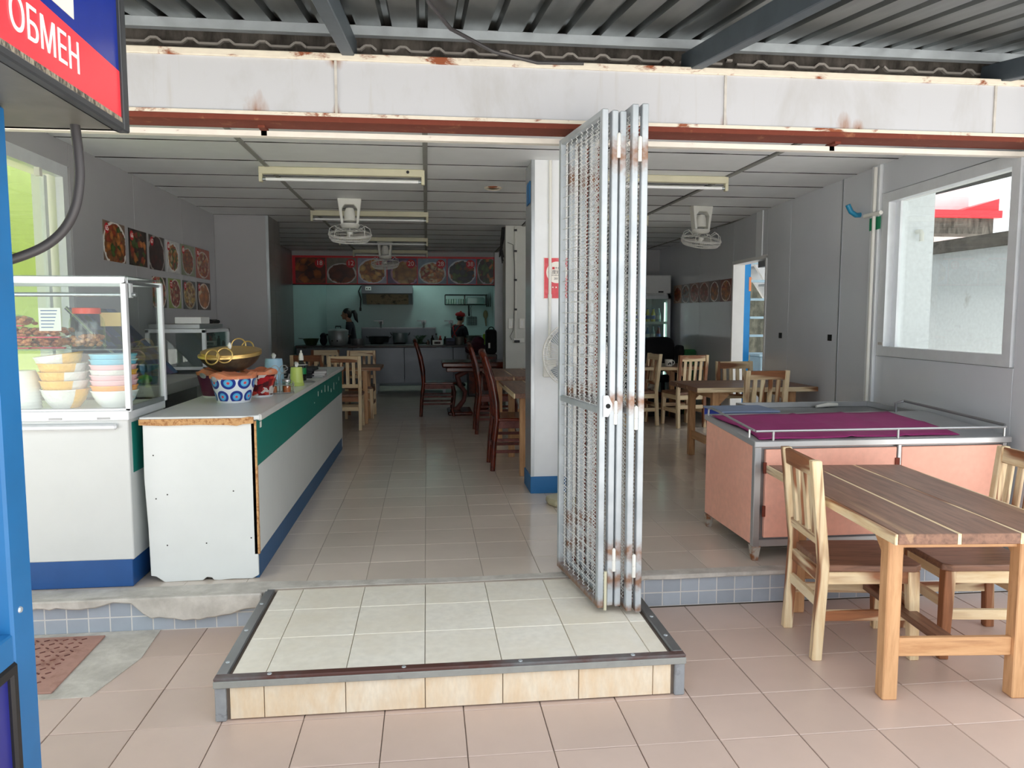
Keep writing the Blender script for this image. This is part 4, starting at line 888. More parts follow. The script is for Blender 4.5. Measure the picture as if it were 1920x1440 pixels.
# ---- carved red lacquer chairs and table
def make_red_chair():
    t = thing('carved_chair', 'x', 'chair')
    for sx in (-1, 1):
        x = sx * 0.2
        pts = [(x, -0.24, 0.0), (x, -0.225, 0.25), (x, -0.20, 0.45), (x * 0.98, -0.205, 0.6), (x * 0.96, -0.235, 0.78), (x * 0.93, -0.28, 0.93), (x * 0.90, -0.30, 1.0)]
        MB().tube(pts, [0.022, 0.024, 0.026, 0.028, 0.027, 0.025, 0.018], 10).build('back_post', m_redw, t, smooth=True)
        MB().tube([(x, 0.19, 0.42), (x, 0.215, 0.33), (x, 0.205, 0.2), (x, 0.185, 0.08), (x, 0.21, 0.0)], [0.03, 0.028, 0.022, 0.018, 0.024], 10).build('front_leg', m_redw, t, smooth=True)
        for z in (0.17, 0.27): MB().bar((x, -0.22, z), (x, 0.19, z), 0.022, 0.026).build('side_stretcher', m_redp, t, bevel=0.003)
        MB().bar((x, -0.20, 0.41), (x, 0.20, 0.41), 0.03, 0.07).build('side_apron', m_redp, t, bevel=0.004)
    Bx(-0.2, 0.2, 0.175, 0.205, 0.375, 0.445).build('front_apron', m_redp, t, bevel=0.004)
    MB().bar((-0.2, -0.22, 0.2), (0.2, -0.22, 0.2), 0.022, 0.026).build('back_stretcher', m_redp, t)
    MB().prism([(-0.22, -0.22), (0.22, -0.22), (0.235, 0.2), (0.2, 0.24), (-0.2, 0.24), (-0.235, 0.2)], 'z', 0.44, 0.465).build('seat', m_redw, t, bevel=0.008, seg=2)
    MB().tube([(-0.185, -0.295, 0.97), (-0.1, -0.31, 1.01), (0, -0.315, 1.03), (0.1, -0.31, 1.01), (0.185, -0.295, 0.97)], [0.026, 0.03, 0.036, 0.03, 0.026], 10).build('crest_rail', m_redw, t, smooth=True)
    for x in (-0.1, 0.0, 0.1): MB().tube([(x * 0.9, -0.21, 0.46), (x, -0.225, 0.65), (x * 0.8, -0.26, 0.82), (x, -0.305, 1.0)], [0.014, 0.022, 0.02, 0.014], 8, flat=0.5).build('back_splat', m_redw, t, smooth=True)
    return t
rc = make_red_chair(); RG = 'carved red lacquer chairs'
place(rc, (0.80, 6.62, 0.17), -PI / 2, 'carved red lacquer chair drawn up behind the white column', RG)
place(rc, (0.80, 8.72, 0.17), -PI / 2, 'carved red lacquer chair at the cable column table', RG)
place(rc, (0.15, 10.35, 0.17), -PI / 2, 'carved red lacquer chair alone before the kitchen counter', RG)
rt = thing('carved_table', 'dark red carved pedestal table in front of the kitchen', 'table', (0.78, 10.5, 0.17))
Bx(-0.58, 0.58, -0.36, 0.36, 0.66, 0.735).build('table_top', m_redw, rt, bevel=0.02, seg=2)
Bx(-0.52, 0.52, -0.30, 0.30, 0.60, 0.66).build('apron', m_redw, rt, bevel=0.01)
for sx in (-1, 1):
    MB().tube([(sx * 0.22, 0, 0.60), (sx * 0.36, 0, 0.52), (sx * 0.33, 0, 0.40), (sx * 0.25, 0, 0.30), (sx * 0.27, 0, 0.18), (sx * 0.36, 0, 0.06), (sx * 0.46, 0, 0.03)], [0.04, 0.045, 0.04, 0.032, 0.032, 0.04, 0.03], 10).build('scroll_leg', m_redp, rt, smooth=True)
    Bx(sx * 0.33 - 0.17, sx * 0.33 + 0.17, -0.30, 0.30, 0.0, 0.05).build('foot', m_redw, rt, bevel=0.015)
MB().lathe([(0.08, 0.05), (0.09, 0.1), (0.06, 0.2), (0.1, 0.35), (0.06, 0.48), (0.09, 0.6)], (0, 0, 0), 16).build('pedestal', m_redw, rt, smooth=True)
# ================================================================ PEACH CART
pc = thing('peach_cart', 'peach panelled stainless cart with a rail at the shop edge', 'cart', (2.5, 4.15, 0.17))
X0, X1, Y0_, Y1_ = 1.765, 3.26, 3.83, 4.55
def tz_(y): return 0.838 + 0.055 * (y - 3.83) / 0.72
BW('carcass', m_steeld, (X0 + 0.02, X1 - 0.01, Y0_ + 0.02, Y1_, 0.255, 0.82), parent=pc)
MB().prism([(Y0_ + 0.035, 0.26), (Y1_ - 0.01, 0.26), (Y1_ - 0.01, tz_(Y1_) - 0.03), (Y0_ + 0.035, tz_(Y0_) - 0.02)], 'x', X0 - 0.002, X0 + 0.02).build('side_panel', m_pink, pc, bevel=0.002, world=True)
BW('door', m_pink, (X0 + 0.06, 2.585, Y0_ - 0.004, Y0_ + 0.02, 0.30, 0.79), bevel=0.003, parent=pc)
BW('door', m_pink, (2.615, X1 - 0.04, Y0_ - 0.004, Y0_ + 0.02, 0.30, 0.79), bevel=0.003, parent=pc)
for x in (X0 - 0.004, 2.59, X1 - 0.035): BW('upright', m_steel, (x, x + (0.038 if x < 2 else 0.022), Y0_ - 0.006, Y0_ + 0.03, 0.25, 0.82), bevel=0.003, parent=pc)
BW('bottom_rail', m_steel, (X0, X1, Y0_ - 0.004, Y0_ + 0.03, 0.25, 0.29), bevel=0.003, parent=pc)
MB().prism([(Y0_ - 0.015, tz_(Y0_) - 0.035), (Y1_ + 0.01, tz_(Y1_) - 0.035), (Y1_ + 0.01, tz_(Y1_)), (Y0_ - 0.015, tz_(Y0_))], 'x', X0 - 0.01, X1 + 0.01).build('worktop', m_steel, pc, bevel=0.004, world=True)
for z in (0.66, 0.42): BW('door_hinge', m_rust, (X0 + 0.045, X0 + 0.062, Y0_ - 0.012, Y0_ - 0.004, z, z + 0.06), parent=pc)
BW('door_hinge', m_rust, (2.575, 2.60, Y0_ - 0.012, Y0_ - 0.004, 0.69, 0.73), parent=pc)
for x, y in ((X0 + 0.02, Y0_ + 0.02), (X0 + 0.02, Y1_ - 0.03), (X1 - 0.04, Y0_ + 0.02), (X1 - 0.04, Y1_ - 0.03)):
    MB().bar((x, y, 0.255), (x, y, 0.171), 0.05, 0.05, up=(0, 1, 0), w2=0.03, h2=0.03).build('foot', stained('foot_rust', (176, 170, 160), (140, 84, 46), 0.5, 20, 0.7), pc, world=True)
MB().tube([(X0, Y1_ - 0.03, 0.885), (X0, Y1_ - 0.04, 0.93), (X0, Y1_ - 0.08, 0.942), (X0, Y0_ + 0.02, 0.892)], 0.007, 8).build('rail', m_steel, pc, smooth=True, world=True)
MB().tube([(X0, Y0_, 0.890), (X1 - 0.02, Y0_, 0.890)], 0.007, 8).build('rail', m_steel, pc, smooth=True, world=True)
MB().tube([(X1 - 0.22, Y1_ - 0.02, 0.885), (X1 - 0.23, Y1_ - 0.03, 0.95), (X1 - 0.19, Y1_ - 0.06, 0.968), (X1 - 0.02, Y0_ + 0.01, 0.90)], 0.009, 8).build('rail', m_steeld, pc, smooth=True, world=True)
for x, y in ((X0, Y0_ + 0.08), (X0 + 0.10, Y0_), (2.59, Y0_), (X1 - 0.03, Y0_)):
    MB().tube([(x, y, 0.83), (x, y, 0.890)], 0.007, 8).build('rail_post', m_steel, pc, smooth=True, world=True)
# purple cloth with folds
vs = []; nx, ny = 40, 12
for j in range(ny + 1):
    for i in range(nx + 1):
        u, v = i / nx, j / ny; x = 1.79 + 1.20 * u + 0.02 * math.sin(5 * v); y = 3.84 + 0.64 * v + (0.03 * u)
        fold = 0.006 * max(0, 1 - abs(u - 0.45) * 40) + 0.006 * max(0, 1 - abs(u - 0.72) * 40) + 0.004 * max(0, 1 - abs(v - 0.5) * 12)
        vs.append((x, y, tz_(y) + 0.003 + fold + 0.002 * math.sin(17 * u + 3 * v) + 0.002))
cl = MB().add(vs, [(j * (nx + 1) + i, j * (nx + 1) + i + 1, (j + 1) * (nx + 1) + i + 1, (j + 1) * (nx + 1) + i) for j in range(ny) for i in range(nx)]).build('purple_cloth', m_purple, smooth=True)
so = cl.modifiers.new('s', 'SOLIDIFY'); so.thickness = 0.002; so.offset = 1
tag(cl, 'folded purple cloth spread over the peach cart top', 'cloth')
bb = thing('blue_box', 'flat blue box with a grey dusty lid behind the peach cart', 'box', (2.075, 4.785, 0.8305))
Bx(-0.175, 0.215, -0.16, 0.16, 0.0, 0.055).build('body', plain('blue_plastic', (30, 66, 170), 0.35), bb, bevel=0.006)
Bx(-0.18, 0.22, -0.165, 0.165, 0.055, 0.068).build('lid', plain('lid_grey_blue', (122, 138, 166), 0.6, var=0.12), bb, bevel=0.004)
st = thing('steel_table', 'stainless sink table standing behind the peach cart', 'table', (2.85, 4.95, 0.17))
BW('top', m_steeld, (2.30, 3.36, 4.60, 5.35, 0.80, 0.83), bevel=0.004, parent=st); BW('side_board', m_steel, (1.93, 2.298, 4.60, 4.96, 0.80, 0.83), bevel=0.004, parent=st)
for b in ((2.30, 3.36, 5.325, 5.35, 0.83, 0.87), (2.30, 2.325, 4.58, 5.325, 0.83, 0.87), (3.335, 3.36, 4.58, 5.325, 0.83, 0.87)): BW('raised_edge', m_steel, b, bevel=0.003, parent=st)
for x in (2.33, 3.33):
    for y in (4.63, 5.3): BW('leg', m_steel, (x - 0.02, x + 0.02, y - 0.02, y + 0.02, 0.171, 0.80), parent=st)
BW('shelf', m_steeld, (2.33, 3.33, 4.63, 5.3, 0.35, 0.37), parent=st)
tag(MB().tube([(2.90, 5.28, 0.84), (3.0, 5.29, 0.852), (3.08, 5.30, 0.85)], [0.01, 0.016, 0.012], 8).build('rag', m_plas, smooth=True), 'crumpled white rag on the stainless sink table edge', 'rag')
# ================================================================ CEILING FIXTURES
m_tube = plain('lamp_tube', (236, 238, 240), 0.25, var=0.01)
def make_batten():
    t = thing('tube_light', 'x', 'light')
    Bx(-0.63, 0.63, -0.025, 0.025, -0.055, 0.0).build('batten', m_cream, t, bevel=0.004)
    for sx in (-1, 1): Bx(sx * 0.617 - 0.013, sx * 0.617 + 0.013, -0.022, 0.022, -0.115, -0.05).build('lamp_holder', m_cream, t, bevel=0.004)
    MB().tube([(-0.604, 0, -0.092), (0.604, 0, -0.092)], 0.013, 10).build('tube', m_tube, t, smooth=True)
    for sx in (-1, 1): MB().tube([(sx * 0.604, 0, -0.092), (sx * 0.58, 0, -0.092)], 0.0135, 10).build('tube_cap', m_alud, t, smooth=True)
    return t
bat = make_batten(); CZ = 2.657
for x, y, lab in ((-0.635, 6.02, 'unlit tube light with a starter, nearest the shop beam'), (-0.60, 8.35, 'unlit tube light behind the ceiling fan over the white counter'), (-0.60, 11.0, 'unlit tube light half hidden by the deeper ceiling fan'), (-0.60, 13.0, 'unlit tube light right before the food banner'),
                  (1.84, 6.02, 'unlit tube light near the mesh gate and beam'), (1.87, 8.35, 'unlit tube light past the gate near the side wall fan')):
    place(bat, (x, y, CZ - 0.0), 0.0, lab, 'tube lights on the ceiling')
MB().lathe([(0.012, 0), (0.012, 0.006), (0, 0.006)], n=12).xf(Matrix.Rotation(PI / 2, 4, 'X')).build('starter', m_blk, bat, loc=(0.5, -0.025, -0.022))
# ---- orbit fans
m_cage = plain('fan_cage', (226, 226, 222), 0.4)
def make_fan():
    t = thing('ceiling_fan', 'x', 'fan')
    yk = MB().prism([(-0.115, 0.0), (0.115, 0.0), (0.085, -0.24), (0.058, -0.25), (0.075, -0.10), (0.045, -0.06), (-0.045, -0.06), (-0.075, -0.10), (-0.058, -0.25), (-0.085, -0.24)], 'y', -0.045, 0.045)
    yk.build('mount_yoke', m_plas, t, bevel=0.008, seg=2)
    MB().lathe([(0.0, -0.085), (0.035, -0.09), (0.052, -0.13), (0.056, -0.21), (0.03, -0.22), (0.0, -0.22)], n=20).build('motor_housing', m_plas, t, smooth=True)
    MB().lathe([(0.0, -0.24), (0.09, -0.24), (0.095, -0.255), (0.08, -0.275), (0.05, -0.285), (0, -0.285)], n=20).build('gear_collar', m_plas, t, smooth=True)
    cg = bpy.data.objects.new('cage', None)
    R = 0.205; tilt = Matrix.Translation((0, -0.01, -0.345)) @ Matrix.Rotation(math.radians(16), 4, 'X')
    c = MB()
    for r, z in ((R, 0.0), (R * 0.97, -0.03), (R * 0.88, -0.055), (R * 0.5, -0.07), (R * 0.25, -0.072), (R * 0.985, 0.012)): c.tube([(r * math.cos(2 * PI * k / 36), r * math.sin(2 * PI * k / 36), z) for k in range(36)], 0.003 if r < R else 0.006, 5, closed=True)
    for k in range(60):
        a = 2 * PI * k / 60; ca, sa = math.cos(a), math.sin(a)
        c.tube([(R * ca, R * sa, 0), (R * 0.97 * ca, R * 0.97 * sa, -0.03), (R * 0.88 * ca, R * 0.88 * sa, -0.055), (R * 0.5 * ca, R * 0.5 * sa, -0.07), (R * 0.2 * ca, R * 0.2 * sa, -0.072)], 0.0016, 4)
    for k in range(8):
        a = 2 * PI * k / 8; ca, sa = math.cos(a), math.sin(a)
        c.tube([(R * ca, R * sa, 0.0), (R * 0.93 * ca, R * 0.93 * sa, 0.06), (R * 0.7 * ca, R * 0.7 * sa, 0.085), (R * 0.5 * ca, R * 0.5 * sa, 0.05), (0.05 * ca, 0.05 * sa, 0.06)], 0.003, 5)
    bpy.data.objects.remove(cg)
    o = c.xf(tilt).build('cage', m_cage, t, smooth=True)
    bl = MB()
    for k in range(3):
        a = 2 * PI * k / 3 + 0.4; vs = []
        for i in range(6):
            for j, da in enumerate((-0.55, -0.2, 0.2, 0.5)):
                r = 0.03 + 0.155 * i / 5; w_ = (0.35 + 0.65 * math.sin(PI * (0.25 + 0.55 * i / 5))); vs.append((r * math.cos(a + da * w_), r * math.sin(a + da * w_), -0.012 + 0.03 * da))
        bl.add(vs, [(i * 4 + j, i * 4 + j + 1, (i + 1) * 4 + j + 1, (i + 1) * 4 + j) for i in range(5) for j in range(3)])
    b = bl.xf(tilt).build('fan_blades', plain('fan_blade', (206, 204, 198), 0.4), t, smooth=True); so = b.modifiers.new('s', 'SOLIDIFY'); so.thickness = 0.003
    MB().lathe([(0.03, 0.03), (0.032, -0.03), (0.0, -0.035)], n=16).xf(tilt).build('hub', m_plas, t, smooth=True)
    return t
fan = make_fan()
place(fan, (-0.735, 7.52, 2.658), 0.08, 'white orbit fan hanging over the white counter', 'orbit fans on the ceiling')
place(fan, (-0.60, 11.3, 2.658), -0.12, 'white orbit fan hanging before the red food banner', 'orbit fans on the ceiling')
place(fan, (2.84, 7.60, 2.658), 0.15, 'white orbit fan hanging near the side doorway wall', 'orbit fans on the ceiling')
dl = thing('downlight', 'small round rusty ceiling light beside the white column', 'light', (0.60, 6.75, 2.66))
MB().lathe([(0.078, 0.0), (0.08, -0.006), (0.066, -0.016), (0.062, -0.004)], n=28).build('ring', m_rustw, dl, smooth=True)
MB().lathe([(0.062, -0.006), (0.04, -0.012), (0, -0.014)], n=28).build('diffuser', plain('old_diffuser', (128, 112, 84), 0.5, var=0.2), dl, smooth=True)
# ================================================================ LEFT WALL DISH POSTERS
m_num = plain('number_white', (244, 240, 236), 0.5); m_badge = plain('badge_red', (196, 30, 42), 0.45)
BRN = (150, 92, 50); RED = (168, 60, 34); GRN = (74, 104, 44); CRM = (222, 196, 150); ORG = (206, 124, 54); DRK = (60, 34, 24); YEL = (214, 176, 92); PNK = (196, 120, 96)
posters = [(5.87, 6.27, 1.93, 2.225, '65', food((120, 96, 78), (226, 222, 216), [BRN, RED, ORG, GRN, BRN], 0.56, 0.62, 0.52, 0.42, 8), 'dish poster 65 of brown crispy food in a white bowl'),
           (6.345, 6.73, 1.93, 2.222, '66', food((44, 34, 26), (60, 50, 42), [ORG, RED, DRK, GRN, BRN], 0.5, 0.55, 0.5, 0.45, 7), 'dark dish poster 66 of orange fried food with greens'),
           (6.79, 7.16, 1.925, 2.22, '67', food((66, 60, 56), (170, 164, 158), [DRK, (90, 34, 30), DRK, (70, 40, 34)], 0.55, 0.6, 0.45, 0.45, 6), 'dark dish poster 67 of deep red braised food'),
           (7.21, 7.58, 1.925, 2.218, '68', food((200, 200, 200), (232, 230, 226), [YEL, ORG, CRM, RED, GRN], 0.42, 0.46, 0.5, 0.48, 10), 'dish poster of a yellow mixed plate on white'),
           (7.63, 8.05, 1.925, 2.222, '69', food((130, 140, 110), (180, 180, 178), [BRN, RED, ORG, BRN], 0.44, 0.46, 0.48, 0.46, 12), 'upper dish poster of brown minced food with green corner'),
           (8.10, 8.58, 1.92, 2.23, '70', food((170, 90, 70), (206, 196, 186), [PNK, ORG, CRM, RED], 0.46, 0.46, 0.5, 0.46, 10), 'upper dish poster nearest the partition with pink noodles'),
           (6.83, 7.17, 1.595, 1.865, '71', food((70, 56, 50), (226, 214, 200), [CRM, ORG, GRN, PNK], 0.6, 0.62, 0.4, 0.5, 7), 'lower dish poster of a creamy soup with a red badge'),
           (7.24, 7.58, 1.595, 1.87, '72', food((150, 170, 90), (222, 214, 206), [RED, PNK, (150, 50, 50), CRM], 0.45, 0.5, 0.52, 0.5, 11), 'lower dish poster of red meat slices on greens'),
           (7.65, 8.05, 1.592, 1.872, '73', food((70, 72, 74), (176, 170, 150), [YEL, CRM, BRN], 0.5, 0.5, 0.5, 0.5, 11), 'lower dish poster of pale fried rice on a dark ground'),
           (8.11, 8.57, 1.59, 1.878, '74', food((60, 40, 34), (236, 220, 206), [ORG, CRM, ORG], 0.45, 0.48, 0.5, 0.5, 4), 'lower dish poster of an orange oval loaf shape')]
for y0, y1, z0, z1, num, mat, lab in posters:
    t = thing('dish_poster', lab, 'poster', (-2.36, (y0 + y1) / 2, z0), PI / 2, 'dish posters on the left wall')
    w, h = (y1 - y0) / 2, z1 - z0
    Bx(-w, w, -0.004, -0.0005, 0, h).build('print', mat, t)
    MB().lathe([(0.04, 0), (0.0, 0.0006)], n=20).xf(Matrix.Translation((-w + 0.065, -0.004, h - 0.055)) @ Matrix.Rotation(PI / 2, 4, 'X')).build('number_badge', m_badge, t)
    text('number', num, 0.055, m_num, t, (-w + 0.065, -0.0052, h - 0.055), (PI / 2, 0, 0))
for q in [c for c in bpy.data.objects if c.name.startswith('dish_poster')]: q.rotation_euler = (0, 0, PI / 2)
# right wall photo strip (six dishes)
ang = math.atan2(0.074, 1.0)
rp = [food((180, 150, 130), (206, 196, 186), [ORG, RED, BRN, PNK], 0.5, 0.45), food((120, 116, 110), (210, 206, 200), [DRK, (150, 146, 140), BRN], 0.5, 0.5), food((150, 110, 96), (200, 190, 184), [BRN, PNK, RED], 0.5, 0.5), food((150, 120, 110), (210, 190, 184), [PNK, RED, BRN], 0.5, 0.5),
      food((110, 90, 80), (230, 226, 220), [(150, 60, 36), ORG, BRN], 0.42, 0.48, scale=5), food((120, 60, 50), (228, 210, 190), [RED, ORG, ORG, BRN], 0.44, 0.48, scale=8)]
labs = ['dish photo next to the drinks fridge on the right wall', 'grey dish photo second from the drinks fridge', 'brown dish photo third from the drinks fridge', 'pinkish dish photo third from the side doorway', 'sausage coloured dish photo on a white oval plate', 'orange noodle dish photo closest to the side doorway']
for k in range(6):
    ya = 11.5 - 0.46 * k; yb = ya - 0.44
    t = thing('dish_photo', labs[k], 'photo', (rwx((ya + yb) / 2) - 0.001, (ya + yb) / 2, 1.735 + (-0.005 * k)), -PI / 2 - ang, 'dish photos on the right wall')
    Bx(-0.22, 0.22, -0.004, 0.0, 0, 0.275).build('print', rp[k], t)
# ================================================================ COLUMN AND WALL DETAILS
po = thing('award_poster', 'red award poster with a white disc on the white column', 'poster', (0.963, 5.548, 1.647))
Bx(-0.094, 0.094, -0.003, 0, 0, 0.303).build('print', stained('poster_red', (214, 66, 78), (232, 130, 136), 0.35, 14, 0.4, bump=0, width=0.15), po)
m_pw = plain('poster_white', (240, 236, 228), 0.5); m_pk = plain('poster_ink', (60, 60, 66), 0.6)
for b in ((-0.094, 0.094, 0, 0.003), (-0.094, 0.094, 0.300, 0.303), (-0.094, -0.091, 0, 0.303), (0.091, 0.094, 0, 0.303)): Bx(b[0], b[1], -0.0038, -0.003, b[2], b[3]).build('border', m_pw, po)
MB().lathe([(0.080, 0), (0.0, 0.0005)], n=32).xf(Matrix.Translation((0.005, -0.003, 0.195)) @ Matrix.Rotation(PI / 2, 4, 'X')).build('disc', m_pw, po)
text('lettering', '年度好评', 0.032, m_pk, po, (0.0, -0.004, 0.195), (PI / 2, 0, 0)); text('lettering', '大众', 0.02, m_pk, po, (0.01, -0.004, 0.226), (PI / 2, 0, 0)); text('lettering', 'CUSTOMER REVIEW', 0.011, m_pk, po, (0.0, -0.004, 0.172), (PI / 2, 0, 0)); text('lettering', '2017', 0.022, m_pk, po, (0.005, -0.004, 0.148), (PI / 2, 0, 0)); text('lettering', '★ ★ ★', 0.02, m_pw, po, (0.0, -0.004, 0.083), (PI / 2, 0, 0))
Bx(-0.03, -0.012, -0.004, -0.003, 0.217, 0.235).build('logo_square', m_badge, po)
pi_ = thing('conduit_pipe', 'white conduit running down the white column', 'pipe', (0.915, 5.54, 1.20))
MB().tube([(0, 0, 0), (0, 0, 1.455)], 0.012, 10).build('pipe', m_plas, pi_, smooth=True)
for z in (0.45, 1.0): MB().tube([(0, 0, z), (0, 0, z + 0.03)], 0.0155, 10).build('coupling', m_plas, pi_, smooth=True)
bx = thing('outlet_box', 'white outlet box on the white column behind the pedestal fan', 'outlet', (0.915, 5.55, 1.11))
Bx(-0.05, 0.05, -0.03, 0, -0.05, 0.08).build('box', m_plas, bx, bevel=0.006); Bx(-0.02, 0.02, -0.032, -0.03, -0.02, 0.03).build('face', m_white, bx)
# pedestal fan behind the gate
pfn = thing('pedestal_fan', 'white pedestal fan standing behind the folded gate', 'fan', (1.045, 5.22, 0.171))
MB().prism([(-0.16, -0.13), (0.10, -0.13), (0.16, -0.06), (0.16, 0.13), (-0.10, 0.13), (-0.2, 0.06), (-0.2, -0.05)], 'z', 0, 0.05).build('base', plain('fan_base_olive', (176, 170, 140), 0.5), pfn, bevel=0.02, seg=3)
MB().lathe([(0.016, 0.05), (0.016, 0.6), (0.012, 0.6), (0.012, 0.95)], n=12).build('pole', m_plas, pfn, smooth=True)
fm_ = Matrix.Translation((0, 0.0, 1.07)) @ Matrix.Rotation(PI / 2, 4, 'X')
c = MB(); R = 0.232
for r, z in ((R, 0), (R, 0.02), (R * 0.92, 0.05), (R * 0.5, 0.075), (R * 0.22, 0.08), (R * 0.9, -0.04), (R * 0.4, -0.06)): c.tube([(r * math.cos(2 * PI * k / 48), r * math.sin(2 * PI * k / 48), z) for k in range(48)], 0.005 if z in (0, 0.02) else 0.002, 5, closed=True)
for k in range(90):
    a = 2 * PI * k / 90; ca, sa = math.cos(a), math.sin(a); a2 = a + 0.2; cb, sb = math.cos(a2), math.sin(a2)
    c.tube([(R * ca, R * sa, 0.02), (R * 0.92 * ca, R * 0.92 * sa, 0.05), (R * 0.5 * cb, R * 0.5 * sb, 0.075), (R * 0.2 * cb, R * 0.2 * sb, 0.08)], 0.0015, 4)
    if k % 2: c.tube([(R * ca, R * sa, 0.0), (R * 0.9 * ca, R * 0.9 * sa, -0.04), (R * 0.4 * ca, R * 0.4 * sa, -0.06)], 0.0015, 4)
c.xf(fm_).build('cage', m_cage, pfn, smooth=True)
MB().lathe([(0.0, -0.16), (0.05, -0.15), (0.06, -0.06), (0.04, -0.05)], n=20).xf(fm_).build('motor', m_plas, pfn, smooth=True)
MB().lathe([(0.0, 0.086), (0.05, 0.084), (0.05, 0.078)], n=20).xf(fm_).build('badge', m_plas, pfn, smooth=True)
bl = MB()
for k in range(3):
    a = 2 * PI * k / 3; vs = []
    for i in range(6):
        for da in (-0.5, -0.15, 0.2, 0.55):
            r = 0.03 + 0.18 * i / 5; vs.append((r * math.cos(a + da), r * math.sin(a + da), 0.03 * da))
    bl.add(vs, [(i * 4 + j, i * 4 + j + 1, (i + 1) * 4 + j + 1, (i + 1) * 4 + j) for i in range(5) for j in range(3)])
b = bl.xf(fm_).build('fan_blades', plain('ped_blade', (150, 160, 170), 0.3), pfn, smooth=True); so = b.modifiers.new('s', 'SOLIDIFY'); so.thickness = 0.003
# middle column cables and sockets
cc = thing('cable_run', 'white trunking with black clips on the cable column', 'trunking', (1.118, 9.445, 1.25))
MB().tube([(0, -0.008, 0.0), (0, -0.008, 1.40)], 0.012, 6).build('trunking', m_plas, cc, smooth=True)
for z in (0.35, 0.72, 1.08, 1.34): Bx(-0.018, 0.018, -0.024, 0.0, z, z + 0.025).build('clip', m_blk, cc)
MB().tube([(-0.1, -0.01, 1.2), (-0.03, -0.02, 1.17), (-0.012, -0.022, 0.9), (-0.015, -0.022, 0.4), (-0.03, -0.022, 0.1), (-0.07, -0.022, 0.02), (-0.05, -0.022, -0.02)], 0.004, 6).build('cord', m_cable, cc, smooth=True)
for x, lab in ((1.06, 'white wall switch left of the trunking on the cable column'), (1.20, 'white wall switch right of the trunking on the cable column')):
    t = thing('wall_switch', lab, 'switch', (x, 9.449, 1.37), 0, 'wall switches on the cable column')
    Bx(-0.035, 0.035, -0.02, 0, 0, 0.13).build('plate', m_plas, t, bevel=0.008, seg=2); Bx(-0.012, 0.012, -0.025, -0.02, 0.03, 0.10).build('rocker', m_white, t, bevel=0.002)
t = thing('power_strip', 'white power strip with a black plug on the cable column', 'power strip', (1.15, 9.449, 1.19))
Bx(-0.06, 0.08, -0.03, 0, 0, 0.06).build('strip', m_plas, t, bevel=0.004); Bx(-0.05, 0.02, -0.055, -0.03, 0.005, 0.035).build('plug', m_blk, t, bevel=0.005)
t = thing('cable_bundle', 'tangle of black cables hanging at the top of the cable column', 'cables', (0.985, 9.47, 2.3))
for k in range(8): MB().tube([(random.uniform(-0.03, 0.0), random.uniform(-0.03, 0.02), 0.34), (random.uniform(-0.05, 0.0), random.uniform(-0.03, 0.03), 0.2), (random.uniform(-0.06, 0.0), random.uniform(-0.03, 0.03), 0.08), (random.uniform(-0.07, -0.01), 0, random.uniform(-0.12, 0.02))], 0.008, 6).build('cable', m_blk, t, smooth=True)
# right wall: blue elbow, green tape, pipe, socket holes
MB_e = MB().tube([(rwx(5.72) + 0.0, 5.72, 2.325), (rwx(5.72) - 0.05, 5.70, 2.32), (rwx(5.7) - 0.09, 5.70, 2.345), (rwx(5.7) - 0.12, 5.70, 2.40)], 0.02, 12).build('pipe_elbow', plain('blue_pvc', (40, 140, 180), 0.35), smooth=True)
tag(MB_e, 'blue plastic pipe elbow sticking out of the grey wall', 'pipe elbow')
t = thing('wall_conduit', 'white conduit with a stub and green tape beside the window', 'pipe', (rwx(5.43) - 0.02, 5.43, 0.5))
MB().tube([(-0.022, 0, 0.0), (-0.022, 0, 2.14)], 0.014, 10).build('pipe', m_plas, t, smooth=True)
MB().tube([(-0.03, 0.11, 1.79), (-0.03, -0.10, 1.79)], 0.016, 10).build('pipe_stub', m_plas, t, smooth=True)
rw(MB(), 5.37, 5.53, 2.175, 2.27, -0.023, -0.02).build('green_tape', m_green2, t, world=True)
for y, z, lab in ((7.25, 1.30, 'black socket opening near the side doorway'), (6.17, 1.305, 'black socket opening in the panel by the window')):
    t = thing('socket_opening', lab, 'socket', (rwx(y), y, z), 0, 'socket openings in the right wall')
    rw(MB(), y - 0.035, y + 0.035, z, z + 0.055, -0.003, 0.0).build('opening', m_blk, t, world=True); rw(MB(), y - 0.04, y - 0.035, z, z + 0.055, -0.004, 0.0).build('rim', m_dark, t, world=True)
# ================================================================ BACK OF THE LEFT SIDE
dc = thing('display_cabinet', 'aluminium framed glass cabinet behind the glass cart', 'cabinet', (-1.98, 6.55, 0.17))
for b in ((-2.21, -1.75, 6.19, 6.22, 1.385, 1.415), (-2.21, -1.75, 6.19, 6.22, 1.09, 1.115), (-2.21, -2.18, 6.19, 6.22, 0.6, 1.41), (-1.78, -1.75, 6.19, 6.22, 0.6, 1.41), (-1.78, -1.75, 6.9, 6.93, 0.6, 1.41), (-1.78, -1.75, 6.2, 6.93, 1.385, 1.41), (-2.21, -1.75, 6.9, 6.93, 1.385, 1.41)): BW('frame_bar', m_alu, b, bevel=0.002, parent=dc)
BW('glass_pane', m_glass, (-2.18, -1.78, 6.203, 6.207, 1.115, 1.385), parent=dc); BW('glass_pane', m_glassg, (-1.768, -1.764, 6.22, 6.9, 1.1, 1.385), parent=dc)
BW('back_panel', plain('cabinet_grey', (130, 134, 136), 0.4), (-2.2, -1.78, 6.88, 6.9, 0.6, 1.39), parent=dc)
BW('base', m_steeld, (-2.22, -1.745, 6.18, 6.94, 0.172, 1.06), bevel=0.004, parent=dc)
BW('top_tray', m_steel, (-2.19, -1.80, 6.21, 6.9, 1.416, 1.455), bevel=0.004, parent=dc)
